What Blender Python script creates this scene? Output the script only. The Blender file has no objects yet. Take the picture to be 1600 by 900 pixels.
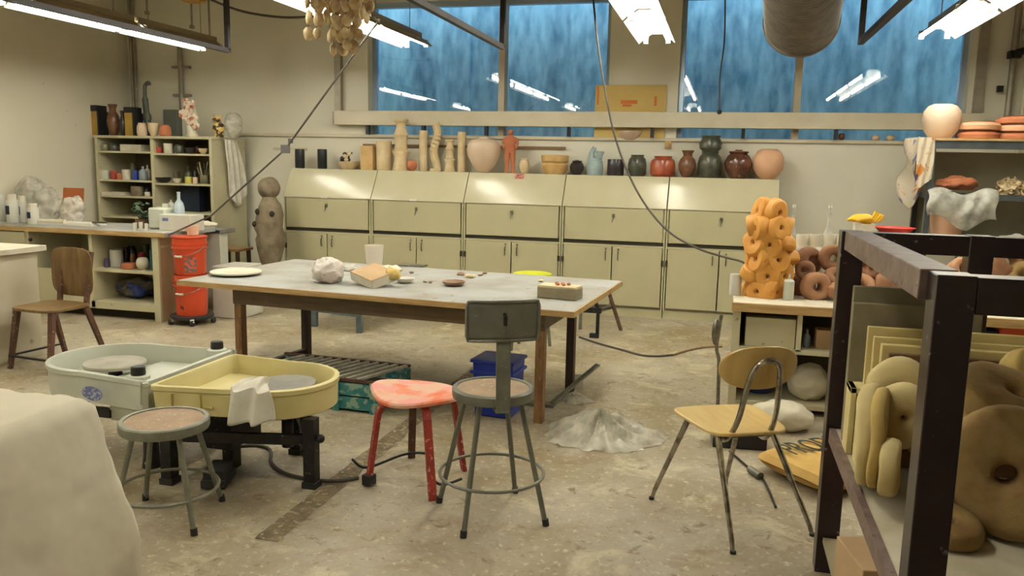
import bpy, math, random
from mathutils import Vector, Matrix, noise
PI = math.pi
rnd = random.Random(7)
SC = bpy.context.scene
COL = SC.collection

# ---------------------------------------------------------------- camera
cam_d = bpy.data.cameras.new('camera'); cam = bpy.data.objects.new('camera', cam_d); COL.objects.link(cam)
cam_d.sensor_width = 36; cam_d.lens = 36*1271.23/1600; cam_d.clip_start = .05
def aim(yaw, p, r):
    f = Vector((math.sin(yaw)*math.cos(p), math.cos(yaw)*math.cos(p), -math.sin(p)))
    rt = Vector((math.cos(yaw), -math.sin(yaw), 0)); up = rt.cross(f)
    c, s = math.cos(r), math.sin(r)
    R = c*rt+s*up; U = -s*rt+c*up
    return Matrix(((R.x, U.x, -f.x), (R.y, U.y, -f.y), (R.z, U.z, -f.z)))
cam.matrix_world = Matrix.Translation((0, 0, 1.58)) @ aim(-.25116, .15088, .02087).to_4x4()
SC.camera = cam
# ---------------------------------------------------------------- world, exposure
w = bpy.data.worlds.new('sky'); SC.world = w; w.use_nodes = True
w.node_tree.nodes['Background'].inputs[0].default_value = (.27, .50, .74, 1)
w.node_tree.nodes['Background'].inputs[1].default_value = 5.6
SC.view_settings.view_transform = 'Standard'; SC.view_settings.look = 'None'
SC.view_settings.gamma = 1; SC.view_settings.use_curve_mapping = False
SC.view_settings.exposure = 0.42
TUBE = 35.0          # emission of the fluorescent tubes
TUBE_COL = (1.0, .965, .84)

# ---------------------------------------------------------------- materials
def lin(c): return tuple((v/255/12.92 if v/255 <= .04045 else ((v/255+.055)/1.055)**2.4) for v in c)+(1,)
MC = {}
def mat(name, c1, c2=None, scale=8, rough=.6, metal=0, bump=0, stretch=(1, 1, 1), lo=.35, hi=.65, spot=None, spot_scale=40, spot_t=.62, alpha=1, trans=0, coat=0, detail=4):
    if name in MC: return MC[name]
    m = bpy.data.materials.new(name); m.use_nodes = True; nt = m.node_tree; N = nt.nodes; L = nt.links
    b = N['Principled BSDF']; b.inputs['Roughness'].default_value = rough; b.inputs['Metallic'].default_value = metal
    b.inputs['Base Color'].default_value = lin(c1)
    if coat: b.inputs['Coat Weight'].default_value = coat; b.inputs['Coat Roughness'].default_value = .15
    if alpha < 1: b.inputs['Alpha'].default_value = alpha
    if trans: b.inputs['Transmission Weight'].default_value = trans
    if c2 or bump or spot:
        tc = N.new('ShaderNodeTexCoord'); mp = N.new('ShaderNodeMapping'); mp.inputs['Scale'].default_value = stretch
        L.new(tc.outputs['Object'], mp.inputs['Vector'])
        n = N.new('ShaderNodeTexNoise'); n.inputs['Scale'].default_value = scale; n.inputs['Detail'].default_value = detail
        L.new(mp.outputs[0], n.inputs['Vector'])
        out = None
        if c2:
            r = N.new('ShaderNodeValToRGB'); r.color_ramp.elements[0].position = lo; r.color_ramp.elements[1].position = hi
            r.color_ramp.elements[0].color = lin(c1); r.color_ramp.elements[1].color = lin(c2)
            L.new(n.outputs['Fac'], r.inputs['Fac']); out = r.outputs['Color']
        if spot:
            n2 = N.new('ShaderNodeTexNoise'); n2.inputs['Scale'].default_value = spot_scale; n2.inputs['Detail'].default_value = 3
            L.new(mp.outputs[0], n2.inputs['Vector'])
            r2 = N.new('ShaderNodeValToRGB'); r2.color_ramp.elements[0].position = spot_t; r2.color_ramp.elements[1].position = spot_t+.06
            r2.color_ramp.elements[0].color = (0, 0, 0, 1); r2.color_ramp.elements[1].color = (1, 1, 1, 1)
            L.new(n2.outputs['Fac'], r2.inputs['Fac'])
            mx = N.new('ShaderNodeMix'); mx.data_type = 'RGBA'; L.new(r2.outputs['Color'], mx.inputs[0])
            if out: L.new(out, mx.inputs[6])
            else: mx.inputs[6].default_value = lin(c1)
            mx.inputs[7].default_value = lin(spot); out = mx.outputs[2]
        if out: L.new(out, b.inputs['Base Color'])
        if bump:
            bp = N.new('ShaderNodeBump'); bp.inputs['Strength'].default_value = min(1, bump); bp.inputs['Distance'].default_value = .01*max(1, bump)
            L.new(n.outputs['Fac'], bp.inputs['Height']); L.new(bp.outputs[0], b.inputs['Normal'])
    MC[name] = m; return m
def emat(name, col, s):
    m = bpy.data.materials.new(name); m.use_nodes = True; b = m.node_tree.nodes['Principled BSDF']
    b.inputs['Base Color'].default_value = (.8, .8, .8, 1); b.inputs['Emission Color'].default_value = col+(1,); b.inputs['Emission Strength'].default_value = s
    return m
M_WALL = mat('painted_wall', (222, 215, 192), (229, 222, 202), 1.3, .55, bump=.05, lo=.3, hi=.7, spot=(176, 164, 132), spot_scale=9, spot_t=.7)
M_WALLW = mat('painted_wall_white', (222, 218, 198), (228, 224, 206), 1.3, .55, bump=.05)
M_CEIL = mat('ceiling_paint', (196, 182, 148), (182, 168, 134), 2, .8)
M_TRIM = mat('cream_trim', (202, 192, 166), (212, 204, 180), 3, .45)
M_LOCK = mat('locker_enamel', (184, 178, 144), (178, 172, 138), 2, .3, coat=.15)
M_LOCKL = mat('locker_lid_enamel', (198, 192, 162), (192, 186, 154), 3, .22, coat=.3, bump=.03)
M_DARKGAP = mat('dark_gap', (52, 46, 32), rough=.9)
M_CREAM = mat('cream_board', (202, 196, 164), (192, 184, 150), 3, .5, spot=(160, 148, 116), spot_scale=14, spot_t=.68)
M_WHITE = mat('white_enamel', (214, 212, 200), (202, 200, 186), 4, .35)
M_OFFW = mat('plaster_white', (222, 216, 198), (205, 196, 172), 7, .8, bump=.2)
M_STEEL = mat('brushed_steel', (150, 148, 140), (120, 116, 106), 30, .3, .9)
M_CHROME = mat('worn_chrome', (176, 172, 164), (128, 120, 110), 24, .2, .95, lo=.45, hi=.65)
M_GREY = mat('grey_paint', (128, 128, 112), (112, 112, 98), 20, .45, .2, spot=(168, 160, 136), spot_scale=70, spot_t=.66)
M_GREYG = mat('grey_green_paint', (120, 120, 106), (106, 106, 94), 12, .4, .2, spot=(150, 148, 128), spot_scale=60, spot_t=.68)
M_BLACK = mat('black_metal', (28, 27, 27), (44, 42, 40), 20, .45, .3, spot=(150, 144, 128), spot_scale=45, spot_t=.68)
M_BLK = mat('black_plastic', (26, 26, 28), rough=.35)
M_RUBBER = mat('rubber', (46, 44, 42), rough=.8)
M_CORD = mat('cord_grey', (84, 78, 70), rough=.7)
M_CORDB = mat('cord_brown', (134, 106, 78), rough=.7)
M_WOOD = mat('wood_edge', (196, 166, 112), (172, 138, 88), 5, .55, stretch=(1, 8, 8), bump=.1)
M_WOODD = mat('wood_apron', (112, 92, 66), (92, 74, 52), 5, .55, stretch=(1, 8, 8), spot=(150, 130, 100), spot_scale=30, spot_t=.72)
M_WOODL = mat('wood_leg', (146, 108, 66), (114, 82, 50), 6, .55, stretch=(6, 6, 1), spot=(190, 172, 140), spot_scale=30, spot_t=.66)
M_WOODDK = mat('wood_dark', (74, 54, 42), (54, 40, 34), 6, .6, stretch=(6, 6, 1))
M_TOP = mat('dusty_tabletop', (166, 167, 165), (144, 138, 124), 3.2, .7, lo=.35, hi=.72, spot=(140, 116, 84), spot_scale=11, spot_t=.66, bump=.15)
M_PLY = mat('maple_plywood', (214, 186, 120), (204, 172, 104), 4, .35, stretch=(1, 6, 1), coat=.2)
M_PLYD = mat('brown_plywood', (128, 102, 62), (108, 82, 48), 4, .4, stretch=(6, 1, 1))
M_WSEAT = mat('worn_wood_seat', (166, 138, 108), (142, 116, 90), 7, .6, spot=(186, 170, 144), spot_scale=60, spot_t=.62)
M_WBROWN = mat('worn_brown_leg', (106, 74, 56), (84, 58, 46), 14, .6, spot=(170, 150, 128), spot_scale=40, spot_t=.64)
M_RED = mat('worn_red_paint', (168, 62, 54), (148, 52, 44), 14, .5, spot=(206, 150, 128), spot_scale=45, spot_t=.6)
M_REDSEAT = mat('paint_blotched_seat', (222, 176, 150), (218, 104, 58), 5, .6, lo=.5, hi=.62, spot=(226, 150, 140), spot_scale=7, spot_t=.56)
M_YEL = mat('pale_yellow_plastic', (216, 204, 146), (208, 194, 134), 5, .4, spot=(196, 176, 110), spot_scale=18, spot_t=.72)
M_WPL = mat('white_plastic', (202, 205, 190), (194, 196, 180), 6, .38)
M_HEAD = mat('wheel_head', (150, 148, 142), (132, 130, 124), 12, .4, .5)
M_ORANGE = mat('orange_plastic', (208, 78, 44), (200, 72, 40), 6, .35, spot=(240, 150, 110), spot_scale=30, spot_t=.74)
M_TEAL = mat('teal_paint', (40, 120, 126), (70, 142, 142), 16, .6, spot=(150, 178, 160), spot_scale=22, spot_t=.52)
M_BLUE = mat('blue_plastic', (26, 54, 158), (22, 46, 140), 5, .35)
M_CANVAS = mat('canvas_cloth', (216, 210, 190), (202, 194, 170), 3, .9, bump=3.5, lo=.3, hi=.7, detail=3)
M_CLOTH = mat('white_cloth', (228, 224, 212), (212, 206, 190), 14, .9, bump=.3)
M_MAROON = mat('maroon_painted_steel', (40, 22, 26), (30, 18, 22), 9, .32, .1, spot=(124, 112, 112), spot_scale=30, spot_t=.68, coat=.2)
M_MAROONT = mat('dusty_maroon_steel', (128, 110, 100), (104, 84, 78), 18, .5, .1, spot=(84, 58, 58), spot_scale=30, spot_t=.64)
M_FOAM = mat('yellow_clay', (186, 162, 98), (160, 130, 72), 9, .95, bump=1.3, lo=.3, hi=.7, detail=8)
M_FOAML = mat('pale_clay', (208, 194, 146), (190, 164, 106), 7, .9, bump=1.2, detail=7, lo=.3, hi=.75)
M_FOAMD = mat('brown_yellow_clay', (154, 130, 78), (122, 92, 54), 9, .95, bump=1.6, lo=.3, hi=.7, detail=8)
M_SLAB = mat('kiln_board_tan', (218, 202, 146), (202, 182, 120), 6, .85, bump=.1)
M_SLABG = mat('kiln_board_olive', (140, 132, 102), (118, 108, 82), 6, .85)
M_SLABB = mat('kiln_board_brown', (112, 80, 46), (96, 68, 38), 6, .85)
M_TERRA = mat('terracotta', (188, 118, 82), (174, 104, 70), 8, .8, bump=.15)
M_TERRAD = mat('brown_clay', (152, 110, 80), (128, 90, 64), 8, .85, bump=.3, spot=(104, 66, 46), spot_scale=16, spot_t=.66)
M_RINGB = mat('brown_bisque', (178, 132, 98), (152, 110, 80), 6, .85, bump=.3, lo=.3, hi=.7, spot=(124, 82, 58), spot_scale=12, spot_t=.68)
M_GLAZEO = mat('orange_glaze', (208, 152, 70), (198, 136, 54), 9, .55, coat=.0, bump=.25, spot=(190, 118, 40), spot_scale=16, spot_t=.68)
M_PEACH = mat('peach_clay', (216, 172, 138), (208, 160, 126), 4, .75)
M_PINKW = mat('pinkish_bisque', (222, 200, 176), (214, 186, 160), 4, .7)
M_BISQ = mat('cream_bisque', (222, 202, 164), (206, 182, 140), 9, .75, bump=.2)
M_GREYCLAY = mat('grey_clay', (140, 126, 102), (108, 96, 76), 9, .85, bump=.4)
M_CARD = mat('cardboard', (186, 156, 118), (176, 146, 108), 6, .8)
M_YCARD = mat('yellow_board', (206, 178, 108), (196, 168, 98), 3, .7)
M_PAPER = mat('white_paper', (226, 222, 210), rough=.8)
M_DKBLUE = mat('navy', (22, 38, 62), (16, 26, 44), 8, .6)
M_DUCT = mat('duct_dark', (112, 106, 94), (92, 86, 76), 14, .45, .4)
M_ROD = mat('dark_strut', (30, 25, 26), (46, 36, 34), 20, .6)
M_HOOD = mat('hood_enamel', (226, 224, 214), rough=.4)
M_HOODX = mat('hood_outside', (150, 136, 110), rough=.5)
M_PIPE = mat('painted_conduit', (160, 152, 136), (144, 136, 120), 10, .45, .3)
M_EBOX = mat('electric_box_grey', (104, 108, 98), rough=.5)
M_TUBE = emat('fluorescent_tube', TUBE_COL, TUBE)
def plastic_film(name, col, a, rough=.3):
    m = bpy.data.materials.new(name); m.use_nodes = True; nt = m.node_tree; N = nt.nodes; L = nt.links
    b = N['Principled BSDF']; b.inputs['Base Color'].default_value = lin(col); b.inputs['Roughness'].default_value = rough
    t = N.new('ShaderNodeBsdfTransparent'); mx = N.new('ShaderNodeMixShader'); n = N.new('ShaderNodeTexNoise'); n.inputs['Scale'].default_value = 12
    r = N.new('ShaderNodeMapRange'); r.inputs[1].default_value = .3; r.inputs[2].default_value = .7; r.inputs[3].default_value = max(0, a-.2); r.inputs[4].default_value = min(1, a+.2)
    tc = N.new('ShaderNodeTexCoord'); L.new(tc.outputs['Object'], n.inputs['Vector'])
    L.new(n.outputs['Fac'], r.inputs[0]); L.new(r.outputs[0], mx.inputs[0]); L.new(t.outputs[0], mx.inputs[1]); L.new(b.outputs[0], mx.inputs[2])
    L.new(mx.outputs[0], N['Material Output'].inputs['Surface']); return m
M_FILM = plastic_film('clear_plastic_film', (214, 212, 200), .5)
M_FILMW = plastic_film('milky_plastic_film', (222, 218, 204), .62)
M_FILMG = plastic_film('greyish_plastic_film', (200, 196, 182), .5)
M_FILMB = plastic_film('milky_bag_film', (214, 210, 192), .6, .25)
def glass_mat():
    m = bpy.data.materials.new('window_glass'); m.use_nodes = True; nt = m.node_tree; N = nt.nodes; L = nt.links
    for n in list(N): 
        if n.type != 'OUTPUT_MATERIAL': N.remove(n)
    t = N.new('ShaderNodeBsdfTransparent'); t.inputs[0].default_value = (.92, .97, 1, 1)
    g = N.new('ShaderNodeBsdfGlossy'); g.inputs['Roughness'].default_value = .015
    fr = N.new('ShaderNodeFresnel'); fr.inputs[0].default_value = 1.85
    mx = N.new('ShaderNodeMixShader'); L.new(fr.outputs[0], mx.inputs[0]); L.new(t.outputs[0], mx.inputs[1]); L.new(g.outputs[0], mx.inputs[2])
    L.new(mx.outputs[0], N['Material Output'].inputs['Surface']); return m
M_GLASS = glass_mat()

def streak_mat():
    m = bpy.data.materials.new('streaked_concrete'); m.use_nodes = True; nt = m.node_tree; N = nt.nodes; L = nt.links
    b = N['Principled BSDF']; b.inputs['Roughness'].default_value = .8
    tc = N.new('ShaderNodeTexCoord'); out = None
    for sc, st, c in ((1.3, (2.6, 1, .4), ((74, 104, 116), (150, 170, 168))), (5, (2.2, 1, .8), ((70, 102, 110), (196, 204, 196)))):
        mp = N.new('ShaderNodeMapping'); mp.inputs['Scale'].default_value = st; L.new(tc.outputs['Object'], mp.inputs['Vector'])
        n = N.new('ShaderNodeTexNoise'); n.inputs['Scale'].default_value = sc; n.inputs['Detail'].default_value = 6; L.new(mp.outputs[0], n.inputs['Vector'])
        r = N.new('ShaderNodeValToRGB'); r.color_ramp.elements[0].position = .33; r.color_ramp.elements[1].position = .66
        r.color_ramp.elements[0].color = lin(c[0]); r.color_ramp.elements[1].color = lin(c[1]); L.new(n.outputs['Fac'], r.inputs['Fac'])
        if out is None: out = r.outputs['Color']
        else:
            mx = N.new('ShaderNodeMix'); mx.data_type = 'RGBA'; mx.inputs[0].default_value = .4; L.new(out, mx.inputs[6]); L.new(r.outputs['Color'], mx.inputs[7]); out = mx.outputs[2]
    L.new(out, b.inputs['Base Color']); return m

def floor_mat():
    m = bpy.data.materials.new('clay_dusted_concrete'); m.use_nodes = True; nt = m.node_tree; N = nt.nodes; L = nt.links
    b = N['Principled BSDF']; tc = N.new('ShaderNodeTexCoord'); out = None
    def layer(out, scale, lo, hi, c1, c2, fac_col=None, det=8, dist=0.0):
        n = N.new('ShaderNodeTexNoise'); n.inputs['Scale'].default_value = scale; n.inputs['Detail'].default_value = det; n.inputs['Roughness'].default_value = .65; n.inputs['Distortion'].default_value = dist
        L.new(tc.outputs['Object'], n.inputs['Vector'])
        r = N.new('ShaderNodeValToRGB'); r.color_ramp.elements[0].position = lo; r.color_ramp.elements[1].position = hi
        L.new(n.outputs['Fac'], r.inputs['Fac'])
        if out is None:
            r.color_ramp.elements[0].color = lin(c1); r.color_ramp.elements[1].color = lin(c2); return r.outputs['Color'], n
        r.color_ramp.elements[0].color = (0, 0, 0, 1); r.color_ramp.elements[1].color = (1, 1, 1, 1)
        mx = N.new('ShaderNodeMix'); mx.data_type = 'RGBA'; L.new(r.outputs['Color'], mx.inputs[0]); L.new(out, mx.inputs[6]); mx.inputs[7].default_value = lin(c2)
        return mx.outputs[2], n
    out, _ = layer(None, 1.1, .35, .65, (140, 124, 92), (170, 162, 144))
    out, _ = layer(out, 3.2, .54, .66, None, (186, 176, 148), dist=.6)
    out, _ = layer(out, 2.2, .56, .72, None, (130, 108, 76), dist=1.2)
    out, _ = layer(out, 9, .58, .68, None, (124, 104, 74), dist=.8)
    out, n = layer(out, 26, .56, .66, None, (190, 178, 148))
    out, _ = layer(out, 55, .6, .68, None, (108, 90, 68))
    L.new(out, b.inputs['Base Color']); b.inputs['Roughness'].default_value = .55
    bp = N.new('ShaderNodeBump'); bp.inputs['Strength'].default_value = .25; bp.inputs['Distance'].default_value = .004
    L.new(n.outputs['Fac'], bp.inputs['Height']); L.new(bp.outputs[0], b.inputs['Normal']); return m

# ---------------------------------------------------------------- mesh builder
class MB:
    def __init__(s, m=None): s.v = []; s.f = []; s.m = m
    def add(s, vs, fs):
        o = len(s.v)
        s.v += [(s.m @ Vector(v))[:] if s.m else tuple(v) for v in vs]; s.f += [[i+o for i in f] for f in fs]; return s
    def box(s, x, y, z, sx, sy, sz, rz=0, taper=1.0):
        c, n = math.cos(rz), math.sin(rz); vs = []
        for k in (-1, 1):
            t = taper if k == 1 else 1
            for a, b in ((-1, -1), (1, -1), (1, 1), (-1, 1)):
                u, v = a*sx/2*t, b*sy/2*t; vs.append((x+c*u-n*v, y+n*u+c*v, z+k*sz/2))
        return s.add(vs, [(3, 2, 1, 0), (4, 5, 6, 7), (0, 1, 5, 4), (1, 2, 6, 5), (2, 3, 7, 6), (3, 0, 4, 7)])
    def bb(s, x0, x1, y0, y1, z0, z1): return s.box((x0+x1)/2, (y0+y1)/2, (z0+z1)/2, abs(x1-x0), abs(y1-y0), abs(z1-z0))
    def bar(s, p, q, w, h, up=(0, 0, 1), w2=None, h2=None):
        p, q = Vector(p), Vector(q); d = (q-p).normalized(); u = Vector(up)
        if abs(d.dot(u)) > .98: u = Vector((0, 1, 0))
        a = d.cross(u).normalized(); b = a.cross(d); vs = []
        for c, ww, hh in ((p, w, h), (q, w2 or w, h2 or h)):
            for i, j in ((-1, -1), (1, -1), (1, 1), (-1, 1)): vs.append(c+a*i*ww/2+b*j*hh/2)
        return s.add(vs, [(0, 1, 2, 3), (7, 6, 5, 4), (0, 4, 5, 1), (1, 5, 6, 2), (2, 6, 7, 3), (3, 7, 4, 0)])
    def tube(s, pts, r, n=8, closed=False):
        P = [Vector(p) for p in pts]; m = len(P); R = r if isinstance(r, (list, tuple)) else [r]*m
        vs = []; a = None
        for i, p in enumerate(P):
            d = (P[(i+1) % m]-P[i-1]) if closed else (P[min(i+1, m-1)]-P[max(i-1, 0)])
            d.normalize()
            if a is None: a = d.orthogonal().normalized()
            else:
                a = a-d*a.dot(d)
                a = a.normalized() if a.length > 1e-6 else d.orthogonal().normalized()
            b = d.cross(a)
            for k in range(n):
                t = 2*PI*k/n; vs.append(p+(a*math.cos(t)+b*math.sin(t))*R[i])
        fs = []
        for i in range(m if closed else m-1):
            j = (i+1) % m
            for k in range(n): l = (k+1) % n; fs.append((i*n+k, i*n+l, j*n+l, j*n+k))
        if not closed: fs += [tuple(range(n-1, -1, -1)), tuple(range((m-1)*n, m*n))]
        return s.add(vs, fs)
    def lathe(s, prof, c=(0, 0, 0), n=20, sx=1, sy=1):
        vs = []; fs = []; m = len(prof)
        for r, z in prof:
            for k in range(n): t = 2*PI*k/n; vs.append((c[0]+r*math.cos(t)*sx, c[1]+r*math.sin(t)*sy, c[2]+z))
        for i in range(m-1):
            for k in range(n): l = (k+1) % n; fs.append((i*n+k, i*n+l, (i+1)*n+l, (i+1)*n+k))
        fs += [tuple(range(n-1, -1, -1)), tuple(range((m-1)*n, m*n))]
        return s.add(vs, fs)
    def ball(s, c, r, n=16, m=10):
        r = r if isinstance(r, (tuple, list)) else (r, r, r)
        vs = [(c[0], c[1], c[2]-r[2])]; fs = []
        for i in range(1, m):
            p = -PI/2+PI*i/m
            for k in range(n): t = 2*PI*k/n; vs.append((c[0]+r[0]*math.cos(p)*math.cos(t), c[1]+r[1]*math.cos(p)*math.sin(t), c[2]+r[2]*math.sin(p)))
        vs.append((c[0], c[1], c[2]+r[2])); e = len(vs)-1
        for k in range(n): fs.append((0, 1+(k+1) % n, 1+k)); fs.append((e, 1+(m-2)*n+k, 1+(m-2)*n+(k+1) % n))
        for i in range(m-2):
            for k in range(n): l = (k+1) % n; fs.append((1+i*n+k, 1+i*n+l, 1+(i+1)*n+l, 1+(i+1)*n+k))
        return s.add(vs, fs)
    def bagel(s, R, rh, t, n=26, m=12, e=.75, el=1.0, c=(0, 0, 0)):
        vs = []; fs = []; a = (R-rh)/2; q = (R+rh)/2
        sg = lambda v: math.copysign(abs(v)**e, v)
        for i in range(n):
            A = 2*PI*i/n
            for k in range(m):
                B = 2*PI*k/m; r = q+a*sg(math.cos(B)); vs.append((c[0]+r*math.cos(A)*el, c[1]+r*math.sin(A), c[2]+t/2*sg(math.sin(B))))
        for i in range(n):
            j = (i+1) % n
            for k in range(m): l = (k+1) % m; fs.append((i*m+k, j*m+k, j*m+l, i*m+l))
        return s.add(vs, fs)
    def prism(s, poly, z0, z1):
        n = len(poly); vs = [(x, y, z0) for x, y in poly]+[(x, y, z1) for x, y in poly]
        return s.add(vs, [tuple(range(n-1, -1, -1)), tuple(range(n, 2*n))]+[(i, (i+1) % n, n+(i+1) % n, n+i) for i in range(n)])
    def grid(s, f, nu, nv, closed_u=False):
        vs = [f(i/nu, j/nv) for i in range(nu if closed_u else nu+1) for j in range(nv+1)]; fs = []
        for i in range(nu):
            a = i; b = (i+1) % nu if closed_u else i+1
            for j in range(nv): fs.append((a*(nv+1)+j, b*(nv+1)+j, b*(nv+1)+j+1, a*(nv+1)+j+1))
        return s.add(vs, fs)
    def warp(s, amp, sc, seed=0, zk=1, fl=None):
        o = Vector((seed*3.1, seed*1.7, seed)); out = []
        for v in s.v:
            p = Vector(v); d = noise.noise_vector(p*sc+o); q = p+Vector((d.x, d.y, d.z*zk))*amp
            if fl is not None: q.z = max(q.z, fl)
            out.append(q[:])
        s.v = out; return s
    def mesh(s, name, m, smooth=True, ang=35):
        me = bpy.data.meshes.new(name); me.from_pydata(s.v, [], s.f); me.materials.append(m)
        me.polygons.foreach_set('use_smooth', [smooth]*len(me.polygons)); me.update()
        if smooth: me.set_sharp_from_angle(angle=math.radians(ang))
        return me
def obj(name, mb, m, parent=None, bev=0, ang=35):
    o = bpy.data.objects.new(name, mb.mesh(name, m, ang=ang)); COL.objects.link(o); o.parent = parent
    if bev:
        b = o.modifiers.new('bevel', 'BEVEL'); b.width = bev; b.segments = 2; b.limit_method = 'ANGLE'; b.angle_limit = math.radians(40)
    return o
def part(name, mb, m, parent, label=None, bev=0, ang=35):
    o = obj(name, mb, m, parent, bev, ang)
    if label: o['label'] = label
    return o
def thing(name, label, cat, loc=(0, 0, 0), rot=0, group=None):
    o = bpy.data.objects.new(name, None); o.empty_display_size = .05; COL.objects.link(o); o.location = loc; o.rotation_euler = (0, 0, rot)
    o['label'] = label; o['category'] = cat
    if group: o['group'] = group
    return o
def solo(name, mb, m, label, cat, loc=(0, 0, 0), rot=0, group=None, bev=0, ang=35):
    o = obj(name, mb, m, None, bev, ang); o.location = loc
    o.rotation_euler = rot if isinstance(rot, tuple) else (0, 0, rot)
    o['label'] = label; o['category'] = cat
    if group: o['group'] = group
    return o
def struct(name, mb, m, parent=None, bev=0):
    o = obj(name, mb, m, parent, bev)
    if parent is None: o['kind'] = 'structure'
    return o
def arc(c, r, a0, a1, n, z=0): return [(c[0]+r*math.cos(a0+(a1-a0)*i/n), c[1]+r*math.sin(a0+(a1-a0)*i/n), z) for i in range(n+1)]
def smooth_path(pts, n=6):
    P = [Vector(p) for p in pts]; out = []
    for i in range(len(P)-1):
        p0, p1, p2, p3 = P[max(i-1, 0)], P[i], P[i+1], P[min(i+2, len(P)-1)]
        for k in range(n):
            t = k/n; out.append(.5*((2*p1)+(p2-p0)*t+(2*p0-5*p1+4*p2-p3)*t*t+(3*p1-p0-3*p2+p3)*t**3))
    out.append(P[-1]); return out

# =============================================================== STRUCTURE
XL, XR, YF, YB, ZC = -7.45, 4.4, -2.6, 9.1, 3.55
struct('floor', MB().bb(XL-.2, XR+.2, YF-.2, YB+.4, -.1, 0), floor_mat())
struct('ceiling', MB().bb(XL-.2, XR+.2, YF-.2, YB+.3, ZC, ZC+.15), M_CEIL)
struct('wall_left', MB().bb(XL-.2, XL, YF, YB, 0, ZC), M_WALL)
struct('wall_right', MB().bb(XR, XR+.2, YF, YB, 0, ZC), M_WALL)
struct('wall_front', MB().bb(XL-.2, XR+.2, YF-.2, YF, 0, ZC), M_WALL)
SILL = 1.865
W1, W2, W3, W4 = -4.14, -1.29, -.54, 2.27
wb = MB().bb(XL, XR, YB, YB+.28, 0, SILL)
wb.bb(XL, W1, YB, YB+.28, SILL, ZC).bb(W2, W3, YB, YB+.28, SILL, ZC).bb(W4, XR, YB, YB+.28, SILL, ZC)
wb.bb(W1, W2, YB, YB+.28, 3.42, ZC).bb(W3, W4, YB, YB+.28, 3.42, ZC)
struct('wall_back', wb, M_WALLW)
struct('trim_1', MB().bb(-5.98, 1.9, YB-.035, YB, SILL-.005, SILL+.03), M_TRIM, bev=.004)
struct('trim_3', MB().bb(-5.4, -4.95, YB-.02, YB, 1.70, 1.725), M_TRIM)
struct('sill_shadow_strip', MB().bb(-4.2, -1.75, YB-.03, YB, 1.755, 1.785), M_CORDB)  # brown strip painted in for the shadow line under the sill ledge
M_FRAME = mat('window_frame', (196, 184, 158), (186, 174, 150), 5, .4)
M_ALU = mat('window_aluminium', (168, 186, 206), rough=.35, metal=.5)
YG = YB+.17
for k, (a, b, mul) in enumerate(((W1, W2, -2.52), (W3, W4, .68))):
    wf = thing('window_%d' % (k+1), 'w', 'window', (0, 0, 0)); del wf['label']; del wf['category']; wf['kind'] = 'structure'
    fr = MB().bb(a, a+.05, YG-.04, YG+.04, SILL, 3.42).bb(b-.05, b, YG-.04, YG+.04, SILL, 3.42).bb(a, b, YG-.04, YG+.04, 3.36, 3.42).bb(a, b, YG-.04, YG+.04, SILL, SILL+.04)
    part('window_frame', fr, M_ALU, wf)
    part('mullion', MB().bb(mul-.035, mul+.035, YB+.04, YG+.04, SILL, 3.42), M_FRAME, wf)
    for (u, v) in ((a+.05, mul-.035), (mul+.035, b-.05)):
        part('pane', MB().bb(u, v, YG, YG+.006, SILL+.03, 3.37), M_GLASS, wf)
# window well outside
ww = MB().grid(lambda u, v: (-7.0+13*u, 10.25+.015*math.sin(u*13*14), .9+3.05*v), 400, 2)
ww.bb(-7.0, 6, 10.3, 10.5, .9, 3.95)
solo('retaining_wall', ww, streak_mat(), 'streaked bluish retaining wall standing outside behind the window panes', 'wall')
struct('trim_5', MB().bb(-7, 6, YB+.28, 10.5, .8, .9), M_TRIM)
# box beam in front of the window, on dark brackets
bm = thing('box_beam', 'long cream box beam running in front of the windows', 'beam', (-1, YB-.07, 2.0))
part('beam_cover', MB().bb(-3.52, 3.42, -.06, .06, .0, .165), M_TRIM, bm, bev=.004)
part('beam_end', MB().bb(-3.54, -3.52, -.05, .05, .01, .155), M_STEEL, bm)
for px in ((-4.111, 9.030, 1.931), (-3.413, 9.030, 1.938), (-2.655, 9.030, 1.931), (-1.703, 9.030, 1.941), (-0.790, 9.030, 1.930), (0.156, 9.030, 1.941), (1.072, 9.030, 1.938)):
    part('bracket', MB().bb(px[0]+1-.018, px[0]+1+.018, -.03, .03, -.105, 0), M_BLK, bm)
for x in (-4.50, 2.36):
    solo('window_post', MB().bb(-.04, .04, -.04, .03, 0, 1.5), M_PIPE, 'cream upright post at the %s end of the box beam' % ('left' if x < 0 else 'right'), 'post', (x, YB-.03, 2.02 if x < 0 else 2.17))
struct('baseboard_back', MB().bb(.6, XR, YB-.015, YB, 0, .1), M_TRIM)
struct('baseboard_left', MB().bb(XL, XL+.015, YF, YB, 0, .1), M_TRIM)
# dark patched strip cut into the floor
st = MB()
st.grid(lambda u, v: (-1.83+.11*v+.012*noise.noise(Vector((u*45, v*3, 1))), 2.86+3.3*u, .0025+.0015*noise.noise(Vector((u*60, v*4, 0)))), 80, 4)
struct('trim_2', st, mat('trench_fill', (104, 92, 70), (136, 122, 96), 14, .9, bump=.8, lo=.35, hi=.65, spot=(168, 156, 126), spot_scale=34, spot_t=.57))

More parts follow.
